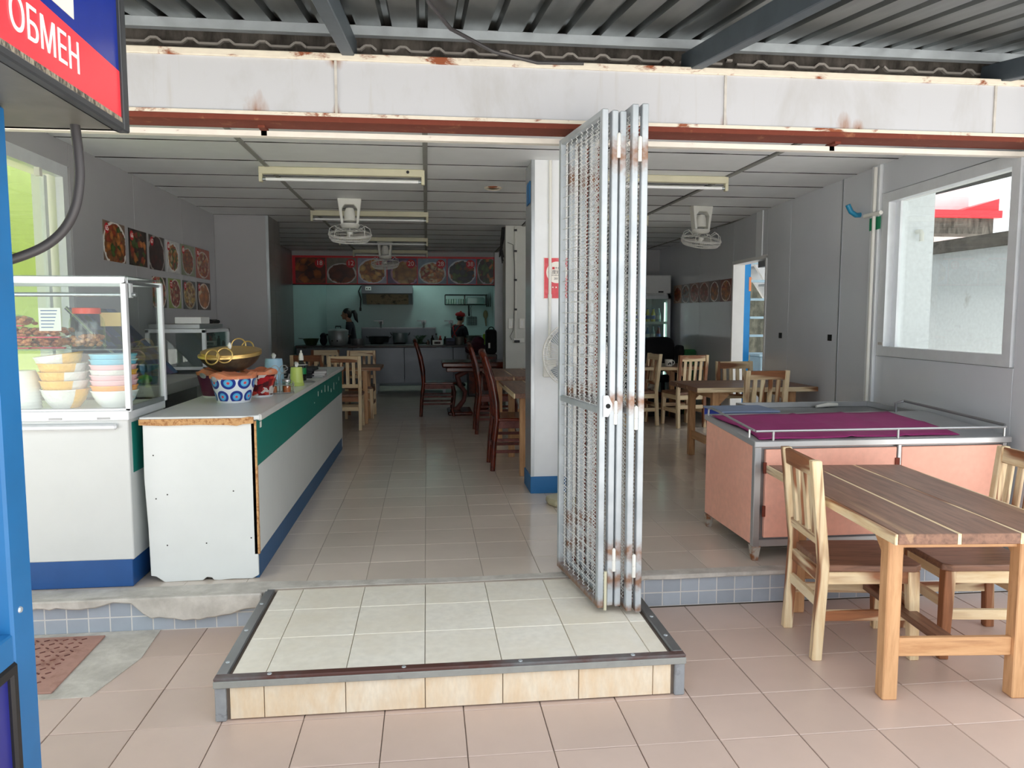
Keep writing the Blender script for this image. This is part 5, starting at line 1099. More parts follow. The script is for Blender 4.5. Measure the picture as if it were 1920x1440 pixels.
tag(Bx(-2.0, -1.80, 6.25, 6.5, 1.457, 1.51).build('paper_box', m_white, bevel=0.004), 'white paper box lying on the aluminium framed cabinet', 'box')
t = thing('black_tray', 'black tray on the cabinet corner near the partition', 'tray', (-1.90, 6.74, 1.457)); Bx(-0.09, 0.09, -0.12, 0.12, 0, 0.03).build('tray', m_blk, t, bevel=0.008); Bx(-0.07, 0.07, -0.10, 0.10, 0.03, 0.034).build('liner', m_dark, t)
ps = thing('prep_table', 'low stainless prep table between glass cart and cabinet', 'table', (-1.95, 5.3, 0.17))
BW('top', m_steel, (-2.28, -1.62, 4.75, 5.75, 1.02, 1.09), bevel=0.004, parent=ps)
for x in (-2.24, -1.66):
    for y in (4.8, 5.7): BW('leg', m_steel, (x - 0.02, x + 0.02, y - 0.02, y + 0.02, 0.171, 1.02), parent=ps)
BW('shelf', m_steeld, (-2.24, -1.66, 4.8, 5.7, 0.45, 0.47), parent=ps)
t = thing('plastic_tub', 'pale blue translucent tub with a green scoop on the prep table', 'tub', (-1.76, 4.90, 1.09)); MB().lathe([(0.0, 0.002), (0.065, 0.002), (0.085, 0.12), (0.09, 0.12), (0.07, 0.0), (0, 0)], n=20).build('tub', glass('tub_blue', (0.6, 0.78, 0.86), 0.1, 0.1), t, smooth=True)
MB().ball((0, 0, 0.03), 0.045, 0.045, 0.028, 12, 6).build('scoop', plain('bright_green', (60, 200, 60), 0.4), t, smooth=True)
mt = thing('patterned_board', 'blue patterned board leaning against the wall by the cart', 'board', (-2.18, 5.55, 1.09))
MB().add([(0.28, -0.36, 0.0), (0.28, 0.42, 0.0), (-0.16, 0.42, 0.48), (-0.16, -0.36, 0.48)], [(0, 1, 2, 3)]).build('board', patchy('board_pattern', [(44, 70, 110), (70, 100, 140), (60, 84, 70), (36, 52, 84), (90, 80, 120)], 9), mt).modifiers.new('s', 'SOLIDIFY').thickness = 0.01
MB().tube([(0.285, -0.36, 0.005), (-0.155, -0.36, 0.485)], 0.008, 6).build('edge', m_alud, mt)
# ================================================================ RIGHT BACK: FRIDGE, OFFICE CHAIR, TABLE THINGS
fg = thing('drinks_fridge', 'tall white drinks fridge with glass door and bottles', 'fridge', (3.42, 11.85, 0.17))
FX0, FX1, FY = 3.02, 3.80, 11.45
m_frw = plain('fridge_white', (206, 208, 210), 0.35)
for b in ((FX0, FX0 + 0.04, FY, 12.3, 0.25, 2.10), (FX1 - 0.04, FX1, FY, 12.3, 0.25, 2.10), (FX0, FX1, 12.26, 12.3, 0.25, 2.1), (FX0, FX1, FY, 12.3, 0.172, 0.30), (FX0, FX1, FY, 12.3, 1.86, 2.15)): BW('body_panel', m_frw, b, parent=fg)
BW('header', m_frw, (FX0 - 0.005, FX1 + 0.005, FY - 0.04, FY, 1.885, 2.17), bevel=0.01, parent=fg)
BW('header_badge', m_blk, (3.60, 3.68, FY - 0.045, FY - 0.04, 1.90, 1.925), parent=fg)
for b in ((FX0, FX0 + 0.05, 0.32, 1.86), (FX1 - 0.05, FX1, 0.32, 1.86), (FX0, FX1, 1.80, 1.86), (FX0, FX1, 0.32, 0.38)): BW('door_frame', m_alud, (b[0], b[1], FY - 0.05, FY - 0.01, b[2], b[3]), bevel=0.003, parent=fg)
BW('door_glass', m_glassg, (FX0 + 0.05, FX1 - 0.05, FY - 0.032, FY - 0.028, 0.38, 1.80), parent=fg)
for z in (0.55, 0.85, 1.13, 1.42): BW('shelf', m_frw, (FX0 + 0.045, FX1 - 0.045, FY + 0.05, 12.2, z, z + 0.012), parent=fg); BW('shelf_strip', m_white, (FX0 + 0.045, FX1 - 0.045, FY + 0.035, FY + 0.05, z - 0.01, z + 0.03), parent=fg)
lamp = emit('fridge_tube', (200, 230, 220), 2.0)
MB().tube([(FX1 - 0.06, FY + 0.06, 0.5), (FX1 - 0.06, FY + 0.06, 1.75)], 0.01, 8).build('door_lamp', lamp, fg, smooth=True, world=True)
def bottle(x, y, z, col, h, r, lab, cap):
    t = thing('drink_bottle', lab, 'bottle', (x, y, z), 0, 'drink bottles in the fridge')
    MB().lathe([(0, 0), (r * 0.95, 0), (r, 0.01), (r, h * 0.6), (r * 0.45, h * 0.8), (r * 0.4, h * 0.95)], n=12).build('body', col, t, smooth=True)
    MB().lathe([(r * 0.45, h * 0.94), (r * 0.45, h), (0, h)], n=10).build('cap', cap, t, smooth=True)
    MB().lathe([(r * 1.02, h * 0.25), (r * 1.02, h * 0.5)], n=12).build('label', cap, t, smooth=True)
bm1 = [plain('drink_lime', (150, 190, 50), 0.2), plain('drink_yellow', (206, 190, 70), 0.2), plain('drink_clear', (150, 170, 176), 0.15), plain('drink_red', (120, 44, 40), 0.2), plain('drink_blue', (90, 120, 170), 0.2)]
capm = [plain('cap_white', (220, 220, 216), 0.4), plain('cap_blue', (60, 90, 170), 0.4)]
nm = ['lime green drink bottle on a fridge shelf', 'yellow drink bottle on a fridge shelf', 'clear water bottle on a fridge shelf', 'dark red drink bottle on a fridge shelf', 'pale blue drink bottle on a fridge shelf']
for shelf, z, cs in (('top', 1.432, (0, 1, 1, 0, 1, 1, 2)), ('middle', 1.142, (4, 3, 2, 2, 4, 2, 3)), ('lowest filled', 0.862, (3, 3, 2, 0, 4, 2, 1))):
    for k, c in enumerate(cs): bottle(FX0 + 0.10 + 0.09 * k, FY + 0.11, z, bm1[c], 0.23, 0.034, nm[c].replace('a fridge shelf', 'the ' + shelf + ' fridge shelf'), capm[c % 2])
oc = thing('office_chair', 'black office chair with rounded back before the fridge', 'chair', (3.42, 10.55, 0.17), 0.0)
pr = []
for k in range(40):
    a = 2 * PI * k / 40; ca, sa = math.cos(a), math.sin(a); pr.append((0.245 * math.copysign(abs(ca) ** 0.5, ca), 0.80 + 0.26 * math.copysign(abs(sa) ** 0.55, sa)))
MB().prism(pr, 'y', 0.2, 0.27).build('backrest', m_blkf, oc, bevel=0.025, seg=3)
Bx(-0.25, 0.25, -0.25, 0.22, 0.42, 0.50).build('seat', m_blkf, oc, bevel=0.03, seg=3)
MB().lathe([(0.03, 0.09), (0.03, 0.42)], n=12).build('gas_lift', m_blk, oc, smooth=True)
for k in range(5):
    a = 2 * PI * k / 5 + 0.3; MB().bar((0, 0, 0.10), (0.28 * math.cos(a), 0.28 * math.sin(a), 0.06), 0.05, 0.03).build('base_arm', m_blk, oc)
    MB().ball((0.28 * math.cos(a), 0.28 * math.sin(a), 0.027), 0.026, 0.026, 0.026, 10, 6).build('castor', m_blk, oc, smooth=True)
MB().bar((0, 0.22, 0.46), (0, 0.25, 0.62), 0.08, 0.02).build('back_bar', m_blk, oc)
mg = thing('mug', 'white mug with a small black drawing on the table', 'mug', (3.08, 9.28, 0.89))
MB().lathe([(0, 0.0), (0.042, 0.0), (0.046, 0.006), (0.05, 0.085), (0.046, 0.085), (0.041, 0.01), (0, 0.008)], n=20).build('cup', m_plas, mg, smooth=True)
MB().tube(arc((0.05, 0, 0.045), 0.026, -1.4, 1.4, 10), 0.006, 6).build('handle', m_plas, mg, smooth=True)
for a, z in ((-1.9, 0.03), (-1.6, 0.04), (-1.35, 0.035)): MB().ball((0.048 * math.cos(a), 0.048 * math.sin(a), z), 0.008, 0.004, 0.014, 8, 5).build('printed_figure', m_blk, mg)
t = thing('water_flask', 'tall blue flask at the gate end of the mug table', 'flask', (2.70, 9.66, 0.89)); MB().lathe([(0, 0), (0.035, 0), (0.036, 0.16), (0.022, 0.18)], n=16).build('body', plain('flask_blue', (24, 60, 170), 0.25), t, smooth=True); MB().lathe([(0.024, 0.178), (0.024, 0.20), (0, 0.205)], n=14).build('cap', m_blk, t, smooth=True)
tag(Bx(2.56, 2.64, 9.60, 9.70, 0.891, 1.06).build('carton', plain('carton_tan', (176, 150, 100), 0.8), bevel=0.004), 'tan carton beside the blue flask on the mug table', 'carton')
sb = thing('shelf_bench', 'low wooden shelf bench under the mug table', 'bench', (2.95, 9.65, 0.17)); Bx(-0.4, 0.4, -0.12, 0.12, 0.13, 0.155).build('board', wx, sb, bevel=0.003)
for x in (-0.45, 0.35): Bx(x - 0.03, x + 0.03, -0.1, 0.1, 0, 0.13).build('leg', hz, sb)
dg_ = thing('toy_dog', 'white plush dog toy on a red cushion under the table', 'plush toy', (3.02, 9.92, 0.51))
m_plush = plain('plush_white', (222, 214, 200), 0.95, bump=0.6, bscale=120)
body = MB().ball((0, 0.06, 0.08), 0.15, 0.12, 0.085, 14, 10).ball((-0.10, -0.04, 0.12), 0.085, 0.08, 0.075, 14, 10).ball((-0.13, -0.10, 0.10), 0.04, 0.035, 0.03, 10, 8).ball((-0.16, 0.0, 0.185), 0.025, 0.02, 0.03, 8, 6).ball((-0.05, 0.0, 0.19), 0.025, 0.02, 0.03, 8, 6).ball((-0.12, -0.09, 0.02), 0.04, 0.07, 0.03, 8, 6).ball((0.05, -0.09, 0.02), 0.04, 0.07, 0.03, 8, 6)
bo_ = body.build('body', m_plush, dg_, smooth=True); rm = bo_.modifiers.new('r', 'REMESH'); rm.mode = 'VOXEL'; rm.voxel_size = 0.012; rm.use_smooth_shade = True
for x, y, z, r in ((-0.145, -0.108, 0.14, 0.01), (-0.085, -0.115, 0.14, 0.01), (-0.125, -0.138, 0.108, 0.012)): MB().ball((x, y, z), r, r, r, 8, 6).build('eye' if r < 0.011 else 'nose', m_blk, dg_, smooth=True)
t = thing('red_cushion', 'dark red cushion under the plush dog', 'cushion', (3.02, 9.95, 0.40)); MB().ball((0, 0, 0.05), 0.22, 0.18, 0.06, 16, 10).build('cushion', plain('cushion_red', (96, 26, 26), 0.9), t, smooth=True); MB().tube([(0.22 * math.cos(k * 0.3), 0.18 * math.sin(k * 0.3), 0.05) for k in range(21)], 0.006, 5, closed=True).build('piping', m_maroon, t)
t = thing('crate', 'dark crate carrying the red cushion', 'crate', (3.02, 9.96, 0.172)); Bx(-0.24, 0.24, -0.17, 0.17, 0.0, 0.02).build('floor', m_blk, t)
for k in range(4):
    for s_ in (-1, 1): Bx(-0.24, 0.24, s_ * 0.16 - 0.01, s_ * 0.16 + 0.01, 0.03 + 0.055 * k, 0.07 + 0.055 * k).build('slat', m_blk, t)
for sx in (-1, 1):
    for sy in (-1, 1): Bx(sx * 0.22 - 0.02, sx * 0.22 + 0.02, sy * 0.145 - 0.015, sy * 0.145 + 0.015, 0, 0.235).build('post', m_blk, t)
gb = thing('green_bag', 'green and black bag behind the brown topped chair', 'bag', (3.60, 10.05, 0.17)); Bx(-0.07, 0.10, -0.1, 0.1, 0.0, 0.90).build('bag', plain('bag_green', (24, 96, 50), 0.6), gb, bevel=0.02); Bx(-0.16, -0.07, -0.09, 0.09, 0, 0.96).build('flap', m_blkf, gb, bevel=0.03, seg=2)
# ================================================================ BEYOND THE SIDE DOORWAY
ld = thing('blue_ladder', 'blue steel ladder frame with pale rungs beyond the side doorway', 'ladder', (4.35, 9.35, 0.1))
m_lad = plain('ladder_blue', (24, 136, 206), 0.45, var=0.06); m_rung = plain('rung_pale', (176, 206, 222), 0.45, var=0.1)
Bx(-0.28, -0.19, -0.05, 0.05, 0, 2.30).build('stile', m_lad, ld, bevel=0.006); Bx(0.30, 0.38, -0.05, 0.05, 0, 2.30).build('stile', m_lad, ld, bevel=0.006)
Bx(-0.215, -0.185, -0.055, -0.05, 1.75, 1.93).build('orange_tag', plain('tag_orange', (230, 140, 90), 0.5), ld)
for k in range(9): Bx(-0.19, 0.30, -0.06, 0.04, 0.22 + 0.235 * k, 0.25 + 0.235 * k).build('rung', m_rung, ld, bevel=0.004)
ss = thing('steel_stair', 'white steel stair stringer slanting behind the blue ladder', 'stair', (5.0, 10.3, 0.1)); MB().bar((-0.35, 0, 2.3), (0.4, 0, 1.2), 0.06, 0.16).build('stringer', m_white, ss); MB().bar((-0.35, 0.35, 2.3), (0.4, 0.35, 1.2), 0.06, 0.16).build('stringer', m_white, ss)
for k in range(4): Bx(-0.3 + 0.17 * k, -0.1 + 0.17 * k, 0.0, 0.35, 2.12 - 0.25 * k, 2.15 - 0.25 * k).build('tread', m_alud, ss)
MB().bar((0.38, 0.05, 1.3), (0.38, 0.05, 0.0), 0.06, 0.06).build('leg', m_white, ss)
wc = thing('crate_box', 'pale blue plastic crate stacked by the blue ladder', 'crate', (4.10, 8.95, 0.1)); Bx(-0.02, 0.30, -0.15, 0.15, 0.62, 0.93).build('box', plain('crate_pale', (150, 180, 196), 0.4, var=0.15), wc, bevel=0.01); Bx(-0.03, 0.31, -0.16, 0.16, 0.93, 0.96).build('lid', m_rung, wc, bevel=0.005); Bx(-0.02, 0.30, -0.15, 0.15, 0.0, 0.61).build('lower_box', m_old, wc, bevel=0.01)
# ================================================================ KITCHEN
m_kpan = metal('counter_panel', (112, 116, 122), 0.4, 0.1, 3, m=0.6)
kc = thing('kitchen_counter', 'long stainless kitchen counter under the food banner', 'counter', (-0.5, 13.6, 0.17))
BW('top', stained('counter_top_dark', (70, 50, 46), (40, 34, 34), 0.5, 4, 0.4), (-2.26, 1.18, 13.28, 13.95, 0.99, 1.025), bevel=0.005, parent=kc)
for a, b in ((-2.25, -1.30), (-1.295, -0.40), (-0.395, 0.46), (0.465, 1.17)): BW('front_panel', m_kpan, (a, b, 13.30, 13.32, 0.36, 0.985), bevel=0.003, parent=kc)
BW('shelf', m_steeld, (-2.24, 1.16, 13.33, 13.93, 0.36, 0.38), parent=kc)
for x in (-2.2, -0.9, 0.3, 1.12):
    for y in (13.35, 13.88): BW('leg', m_steeld, (x - 0.025, x + 0.025, y - 0.025, y + 0.025, 0.171, 0.98), parent=kc)
# ---- banner of dishes
bn = thing('food_banner', 'red framed banner of fried food photos above the kitchen opening', 'banner', (-0.54, 13.32, 2.09))
bx_ = [-2.245, -1.72, -1.19, -0.68, -0.155, 0.365, 0.885, 1.195]
B1 = (96, 40, 24); B2 = (150, 74, 34); bnm = [food((100, 40, 30), (120, 60, 40), [B2, B1, (176, 96, 40), B1], 0.6, 0.6, scale=5), food((120, 110, 100), (190, 186, 186), [B2, B1, B2, (110, 50, 30)], 0.5, 0.42, 0.5, 0.38, 3.5), food((150, 150, 170), (206, 206, 216), [(214, 160, 84), (190, 120, 60), (226, 180, 110), BRN], 0.5, 0.5, scale=7), food((90, 70, 110), (170, 130, 150), [(190, 150, 90), (170, 120, 60), BRN], 0.5, 0.5, 0.6, 0.42, 5), food((120, 140, 160), (196, 206, 214), [ORG, (222, 150, 100), RED, CRM], 0.48, 0.45, 0.5, 0.42, 11), food((110, 120, 150), (200, 206, 214), [(60, 70, 74), GRN, BRN, (50, 60, 70)], 0.5, 0.5, 0.5, 0.46, 7), food((60, 70, 60), (150, 150, 160), [GRN, (40, 70, 34), ORG, DRK], 0.6, 0.6, 0.6, 0.55, 6)]
Bx(-2.29, 1.20, 13.315, 13.338, 2.085, 2.58).build('backing', m_red, bn, world=True)
for k in range(7): Bx(bx_[k] + 0.008, bx_[k + 1] - 0.008, 13.308, 13.315, 2.105, 2.545).build('photo', bnm[k], bn, world=True)
Bx(-2.29, 1.20, 13.30, 13.315, 2.075, 2.092).build('frame_strip', m_dark, bn, world=True)
for k, nme in enumerate(('18', '12', '11', '20', '28', '38')):
    cx = bx_[k + 1] - 0.11; MB().lathe([(0.078, 0), (0, 0.002)], n=24).xf(Matrix.Translation((cx, 13.3075, 2.45)) @ Matrix.Rotation(PI / 2, 4, 'X')).build('number_badge', m_badge, bn, world=True)
    text('number', nme, 0.11, m_num, bn, (cx + 0.54, 13.303 - 13.32, 2.45 - 2.09), (PI / 2, 0, 0))
# ---- unseen tube added above the banner to light the kitchen
kl = thing('kitchen_tube_light', 'lit tube light on the kitchen ceiling', 'light', (-0.4, 14.5, 2.655))
Bx(-0.63, 0.63, -0.03, 0.03, -0.05, 0).build('batten', m_cream, kl); MB().tube([(-0.6, 0, -0.08), (0.6, 0, -0.08)], 0.014, 10).build('tube', emit('kitchen_lamp', (214, 244, 240), 19.0), kl, smooth=True)
for sx in (-1, 1): Bx(sx * 0.615 - 0.012, sx * 0.615 + 0.012, -0.02, 0.02, -0.1, -0.05).build('lamp_holder', m_cream, kl)
# ---- range with splash back, hood, taps
rg = thing('cooking_range', 'stainless cooking range with splash back on the kitchen wall', 'range', (-0.55, 15.25, 0.17))
BW('body', m_kpan, (-1.32, 0.18, 14.95, 15.55, 0.172, 0.98), bevel=0.005, parent=rg); BW('splash_back', m_kpan, (-1.32, 0.18, 15.52, 15.57, 0.98, 1.30), bevel=0.003, parent=rg)
BW('splash_cap', m_steeld, (-1.33, 0.19, 15.50, 15.58, 1.295, 1.315), parent=rg)
for x in (-1.0, -0.55, -0.1): MB().lathe([(0.12, 0.0), (0.13, 0.03), (0.10, 0.035)], (x, 15.2, 0.98), 16).build('burner', m_blk, rg, smooth=True, world=True)
hd = thing('range_hood', 'greasy stainless range hood under the food banner', 'hood', (-0.75, 15.2, 1.75))
MB().prism([(14.75, 2.13), (15.58, 2.13), (15.58, 1.78), (14.92, 1.78), (14.75, 1.98)], 'x', -1.24, -0.27).build('shell', m_steeld, hd, bevel=0.005, world=True)
MB().add([(-1.16, 14.745, 1.965), (-0.35, 14.745, 1.965), (-0.35, 14.905, 1.775), (-1.16, 14.905, 1.775)], [(0, 1, 2, 3)]).build('filter', stained('greasy_filter', (150, 130, 104), (40, 34, 28), 0.42, 12, 0.7), hd, world=True)
BW('top_band', m_kpan, (-1.245, -0.265, 14.735, 14.75, 1.985, 2.135), parent=hd)
t = thing('hood_socket', 'white double socket on the range hood band', 'socket', (-1.17, 14.73, 2.04)); Bx(0, 0.11, -0.01, 0.004, 0, 0.07).build('plate', m_plas, t); Bx(0.02, 0.04, -0.013, -0.01, 0.02, 0.045).build('hole', m_blk, t); Bx(0.07, 0.09, -0.013, -0.01, 0.02, 0.045).build('hole', m_blk, t)
for x, lab in ((-0.93, 'wall tap above the splash back near the woman'), (-0.06, 'wall tap above the splash back centre, right of the pot'), (0.50, 'wall tap beside the cook with the red cap')):
    t = thing('wall_tap', lab, 'tap', (x, 15.6, 1.42), 0, 'wall taps in the kitchen'); MB().tube([(0, 0, 0), (0, -0.10, 0.0), (0, -0.14, -0.02), (0, -0.15, -0.12)], 0.018, 8).build('spout', m_steeld, t, smooth=True); MB().bar((-0.14, -0.08, 0.03), (0.05, -0.08, 0.03), 0.025, 0.02).build('lever', m_steeld, t)
    MB().lathe([(0.05, 0), (0.05, 0.01), (0, 0.012)], n=16).xf(Matrix.Rotation(PI / 2, 4, 'X')).build('flange', m_steeld, t)
t = thing('hanging_cord', 'black cord with a plug hanging beside the range hood', 'cord', (-1.34, 15.58, 1.6)); MB().tube([(0.02, 0, 0.56), (-0.03, -0.02, 0.45), (0.01, -0.02, 0.3), (0.0, -0.02, 0.12)], 0.013, 6).build('cord', m_blk, t, smooth=True); Bx(-0.02, 0.02, -0.04, 0, 0.05, 0.12).build('plug', m_blk, t)
# ---- pots and bowls on the counter
CT = 1.026
rk = thing('rice_cooker', 'large grey rice cooker on the kitchen counter', 'rice cooker', (-1.57, 13.62, CT))
MB().lathe([(0, 0), (0.15, 0), (0.155, 0.02), (0.175, 0.08), (0.178, 0.24), (0.17, 0.25)], n=28).build('body', metal('cooker_grey', (160, 166, 168), 0.4, 0.08, m=0.5), rk, smooth=True)
MB().lathe([(0.18, 0.245), (0.182, 0.262), (0.13, 0.285), (0.04, 0.296), (0, 0.296)], n=28).build('lid', m_steel, rk, smooth=True)
MB().tube([(-0.045, 0, 0.29), (-0.045, 0, 0.335), (0.045, 0, 0.335), (0.045, 0, 0.29)], 0.01, 8).build('lid_handle', m_blk, rk, smooth=True)
for sx in (-1, 1): Bx(sx * 0.195 - 0.025, sx * 0.195 + 0.025, -0.03, 0.03, 0.17, 0.2).build('side_handle', m_blk, rk, bevel=0.006)
for x in (-0.09, 0.0): MB().ball((x, -0.172, 0.08), 0.012, 0.008, 0.016, 8, 6).build('button', m_blk, rk)
t = thing('green_basin', 'dark green basin at the tiled end of the kitchen counter', 'basin', (-2.045, 13.60, CT)); MB().lathe([(0, 0.0), (0.09, 0), (0.135, 0.10), (0.15, 0.12), (0.14, 0.12), (0.085, 0.01), (0, 0.008)], n=24).build('bowl', plain('olive_green', (58, 76, 44), 0.5), t, smooth=True); MB().bar((-0.14, 0, 0.118), (-0.21, -0.03, 0.125), 0.03, 0.012).build('handle', m_blk, t)
t = thing('dark_bag', 'dark navy bag slumped beside the rice cooker', 'bag', (-1.835, 13.66, CT)); o = MB().ball((0, 0, 0.08), 0.065, 0.12, 0.09, 16, 10).ball((0.0, 0, 0.15), 0.06, 0.09, 0.07, 12, 8).build('bag', plain('navy_cloth', (22, 22, 40), 0.9), t, smooth=True); rm = o.modifiers.new('r', 'REMESH'); rm.mode = 'VOXEL'; rm.voxel_size = 0.015; rm.use_smooth_shade = True; MB().tube(arc((0.0, -0.05, 0.15), 0.05, 0, PI, 10), 0.008, 6).build('strap', m_blk, t, smooth=True)
def pot(name, lab, cat, loc, r, h, mat, handles=True, par=None):
    t = thing(name, lab, cat, loc); MB().lathe([(0, 0), (r * 0.9, 0), (r * 0.96, h * 0.15), (r, h), (r * 1.04, h), (r * 1.0, h - 0.005), (r * 0.94, h * 0.1), (0, 0.008)], n=24).build('body', mat, t, smooth=True)
    if handles:
        for sx in (-1, 1): MB().tube([(sx * r, 0, h * 0.75), (sx * (r + 0.03), 0, h * 0.85), (sx * (r + 0.045), 0, h * 1.05)], 0.009, 6).build('handle', m_blk, t, smooth=True)
    return t
pot('soup_pot', 'dark two handled pot standing on the cooking range', 'pot', (-0.53, 15.15, 1.02), 0.15, 0.19, m_steeld)
pot('mixing_bowl', 'wide steel mixing bowl next to the rice cooker', 'bowl', (-1.22, 13.6, CT), 0.13, 0.11, m_steeld, False)
pot('frying_wok', 'dark frying wok lying on the range near the woman', 'wok', (-0.95, 15.12, 1.02), 0.20, 0.12, m_blk)
pot('stock_pot', 'dull steel pot at the counter end before the cook', 'pot', (0.58, 13.5, CT), 0.09, 0.145, metal('dull_steel', (130, 126, 118), 0.45, 0.1, m=0.5), False)
gv = thing('vegetable_pile', 'pile of green vegetables on the counter', 'vegetables', (-0.12, 13.7, CT))
for k in range(9): MB().tube([(random.uniform(-0.1, 0.1), random.uniform(-0.05, 0.05), 0.02), (random.uniform(-0.08, 0.08), random.uniform(-0.05, 0.05), 0.1), (random.uniform(-0.14, 0.14), random.uniform(-0.06, 0.06), 0.17)], [0.02, 0.03, 0.005], 6, flat=0.35).build('leaf', plain('leaf_%d' % k, (52, 84, 56), 0.6), gv, smooth=True)
for x, c, h, lab in ((0.10, (30, 26, 24), 0.17, 'black sauce bottle among the kitchen bottles'), (0.17, (130, 140, 140), 0.20, 'clear bottle among the kitchen bottles'), (0.24, (140, 40, 30), 0.16, 'red capped sauce bottle among the kitchen bottles'), (0.33, (40, 44, 30), 0.15, 'olive sauce bottle nearest the dark box'), (0.02, (90, 60, 50), 0.09, 'short brown jar beside the vegetables')):
    t = thing('sauce_bottle', lab, 'bottle', (x, 13.62, CT), 0, 'sauce bottles on the kitchen counter'); m = plain('sauce_%d' % int(x * 100), c, 0.25)
    MB().lathe([(0, 0), (0.03, 0), (0.03, h * 0.65), (0.014, h * 0.8), (0.014, h * 0.92)], n=12).build('body', m, t, smooth=True); MB().lathe([(0.016, h * 0.9), (0.016, h), (0, h)], n=10).build('cap', m_red if c[0] > 135 else m_blk, t, smooth=True)
t = thing('white_tin', 'white tin with a dark print before the sauce bottles', 'tin', (0.19, 13.45, CT)); Bx(-0.09, 0.09, -0.05, 0.05, 0, 0.085).build('tin', m_plas, t, bevel=0.006); Bx(-0.06, 0.05, -0.052, -0.05, 0.02, 0.06).build('print', m_cdark, t)
for k, c in enumerate(((44, 36, 54), (40, 50, 80))): tag(Bx(-0.08, 0.08, -0.06, 0.06, 0, 0.06).build('box', plain('storage_box_%d' % k, c, 0.5), loc=(0.42, 13.5, CT + 0.062 * k), bevel=0.004), ('purple' if k == 0 else 'blue') + ' storage box stacked beside the steel pot', 'box', 'storage boxes on the kitchen counter')
for k in range(8):
    tag(MB().lathe([(0, 0.004), (0.07, 0.004), (0.14, 0.022), (0.145, 0.024), (0.145, 0.018), (0.075, 0), (0, 0)], n=24).build('plate', plain('plate_grey', (120, 120, 112), 0.4), smooth=True, loc=(0.86, 13.7, CT + 0.02 * k)), ORD[k] + ' grey green plate from the bottom of the pile by the cook', 'plate', 'pile of plates at the counter end')
t = thing('lime_bottle', 'small lime coloured bottle beside the pile of plates', 'bottle', (1.05, 13.72, CT)); MB().lathe([(0, 0), (0.03, 0), (0.03, 0.16), (0.014, 0.19)], n=12).build('body', bm1[0], t, smooth=True); MB().lathe([(0.016, 0.188), (0.016, 0.22), (0, 0.22)], n=10).build('cap', capm[0], t, smooth=True)
# maroon jacket and black bag on a low cabinet at the end of the counter
lc = thing('low_cabinet', 'dark brown low cabinet beside the kitchen column', 'cabinet', (0.95, 12.9, 0.17)); Bx(-0.26, 0.24, -0.2, 0.2, 0, 0.72).build('body', stained('dark_cabinet', (56, 34, 26), (36, 24, 20), 0.5, 5, 0.4), lc, bevel=0.01); Bx(-0.24, -0.01, -0.212, -0.2, 0.05, 0.68).build('door', m_redw, lc); Bx(0.0, 0.22, -0.212, -0.2, 0.05, 0.68).build('door', m_redw, lc)
jk = thing('maroon_jacket', 'dark maroon jacket heaped on the low cabinet', 'jacket', (0.84, 12.9, 0.905)); o = MB().ball((0, 0, 0.10), 0.16, 0.15, 0.11, 16, 10).ball((0.04, 0, 0.20), 0.11, 0.11, 0.09, 12, 8).ball((-0.12, -0.02, 0.05), 0.07, 0.12, 0.06, 12, 8).build('jacket', m_maroon, jk, smooth=True); rm = o.modifiers.new('r', 'REMESH'); rm.mode = 'VOXEL'; rm.voxel_size = 0.014; rm.use_smooth_shade = True; MB().tube([(-0.16, -0.08, 0.1), (-0.12, -0.12, 0.06), (-0.06, -0.15, 0.04)], [0.04, 0.04, 0.03], 8).build('sleeve', m_maroon, jk, smooth=True)
bgk = thing('black_backpack', 'black bag with a white tag beside the maroon jacket', 'bag', (1.105, 12.88, 0.892)); Bx(-0.10, 0.09, -0.13, 0.13, 0, 0.42).build('bag', m_blkf, bgk, bevel=0.05, seg=3); Bx(-0.06, -0.03, -0.137, -0.13, 0.10, 0.19).build('tag', m_plas, bgk); MB().tube(arc((0.0, 0, 0.41), 0.05, 0, PI, 8), 0.01, 6).build('handle', m_blkf, bgk)
# wall rack with glasses, utensils
wr_ = thing('wall_rack', 'black wire rack holding glasses on the kitchen wall', 'rack', (0.80, 15.5, 1.78))
r = MB()
for z in (0.0, 0.20):
    for y in (-0.18, 0.09): r.tube([(-0.42, y, z), (0.44, y, z)], 0.007, 5)
for x in (-0.42, -0.02, 0.42):
    for y in (-0.18, 0.09): r.tube([(x, y, 0), (x, y, 0.2)], 0.007, 5)
for k in range(30): r.tube([(-0.41 + 0.029 * k, -0.18, 0), (-0.41 + 0.029 * k, 0.09, 0)], 0.003, 4)
r.build('wire_frame', m_blk, wr_)
for k in range(7): tag(MB().lathe([(0.03, 0), (0.035, 0.11), (0.031, 0.108), (0.026, 0.006), (0, 0.006)], n=14).build('drinking_glass', m_glassg, smooth=True, loc=(0.43 + 0.05 * k if k < 4 else 0.48 + 0.05 * k, 15.46, 1.788)), 'clear drinking glass standing on the black wire rack', 'glass', 'glasses on the wire rack')
tag(Bx(0.83, 1.17, 15.40, 15.55, 1.788, 1.93).build('plastic_box', glass('box_green', (0.6, 0.78, 0.74), 0.2, 0.15), bevel=0.01), 'pale green plastic box in the black wire rack', 'box')
for k, x in enumerate((1.24, 1.275, 1.31)): tag(MB().prism([(x - 0.012, 1.74), (x + 0.012, 1.74), (x + 0.02, 1.9), (x + 0.004, 2.02 + 0.02 * k)], 'y', 15.5, 15.52).build('kitchen_knife', m_blk), 'dark kitchen knife in the holder beside the wire rack', 'knife', 'knives beside the wire rack')
t = thing('grill_mesh', 'square wire grill hanging under the rack', 'grill', (0.93, 15.56, 1.36)); g = MB()
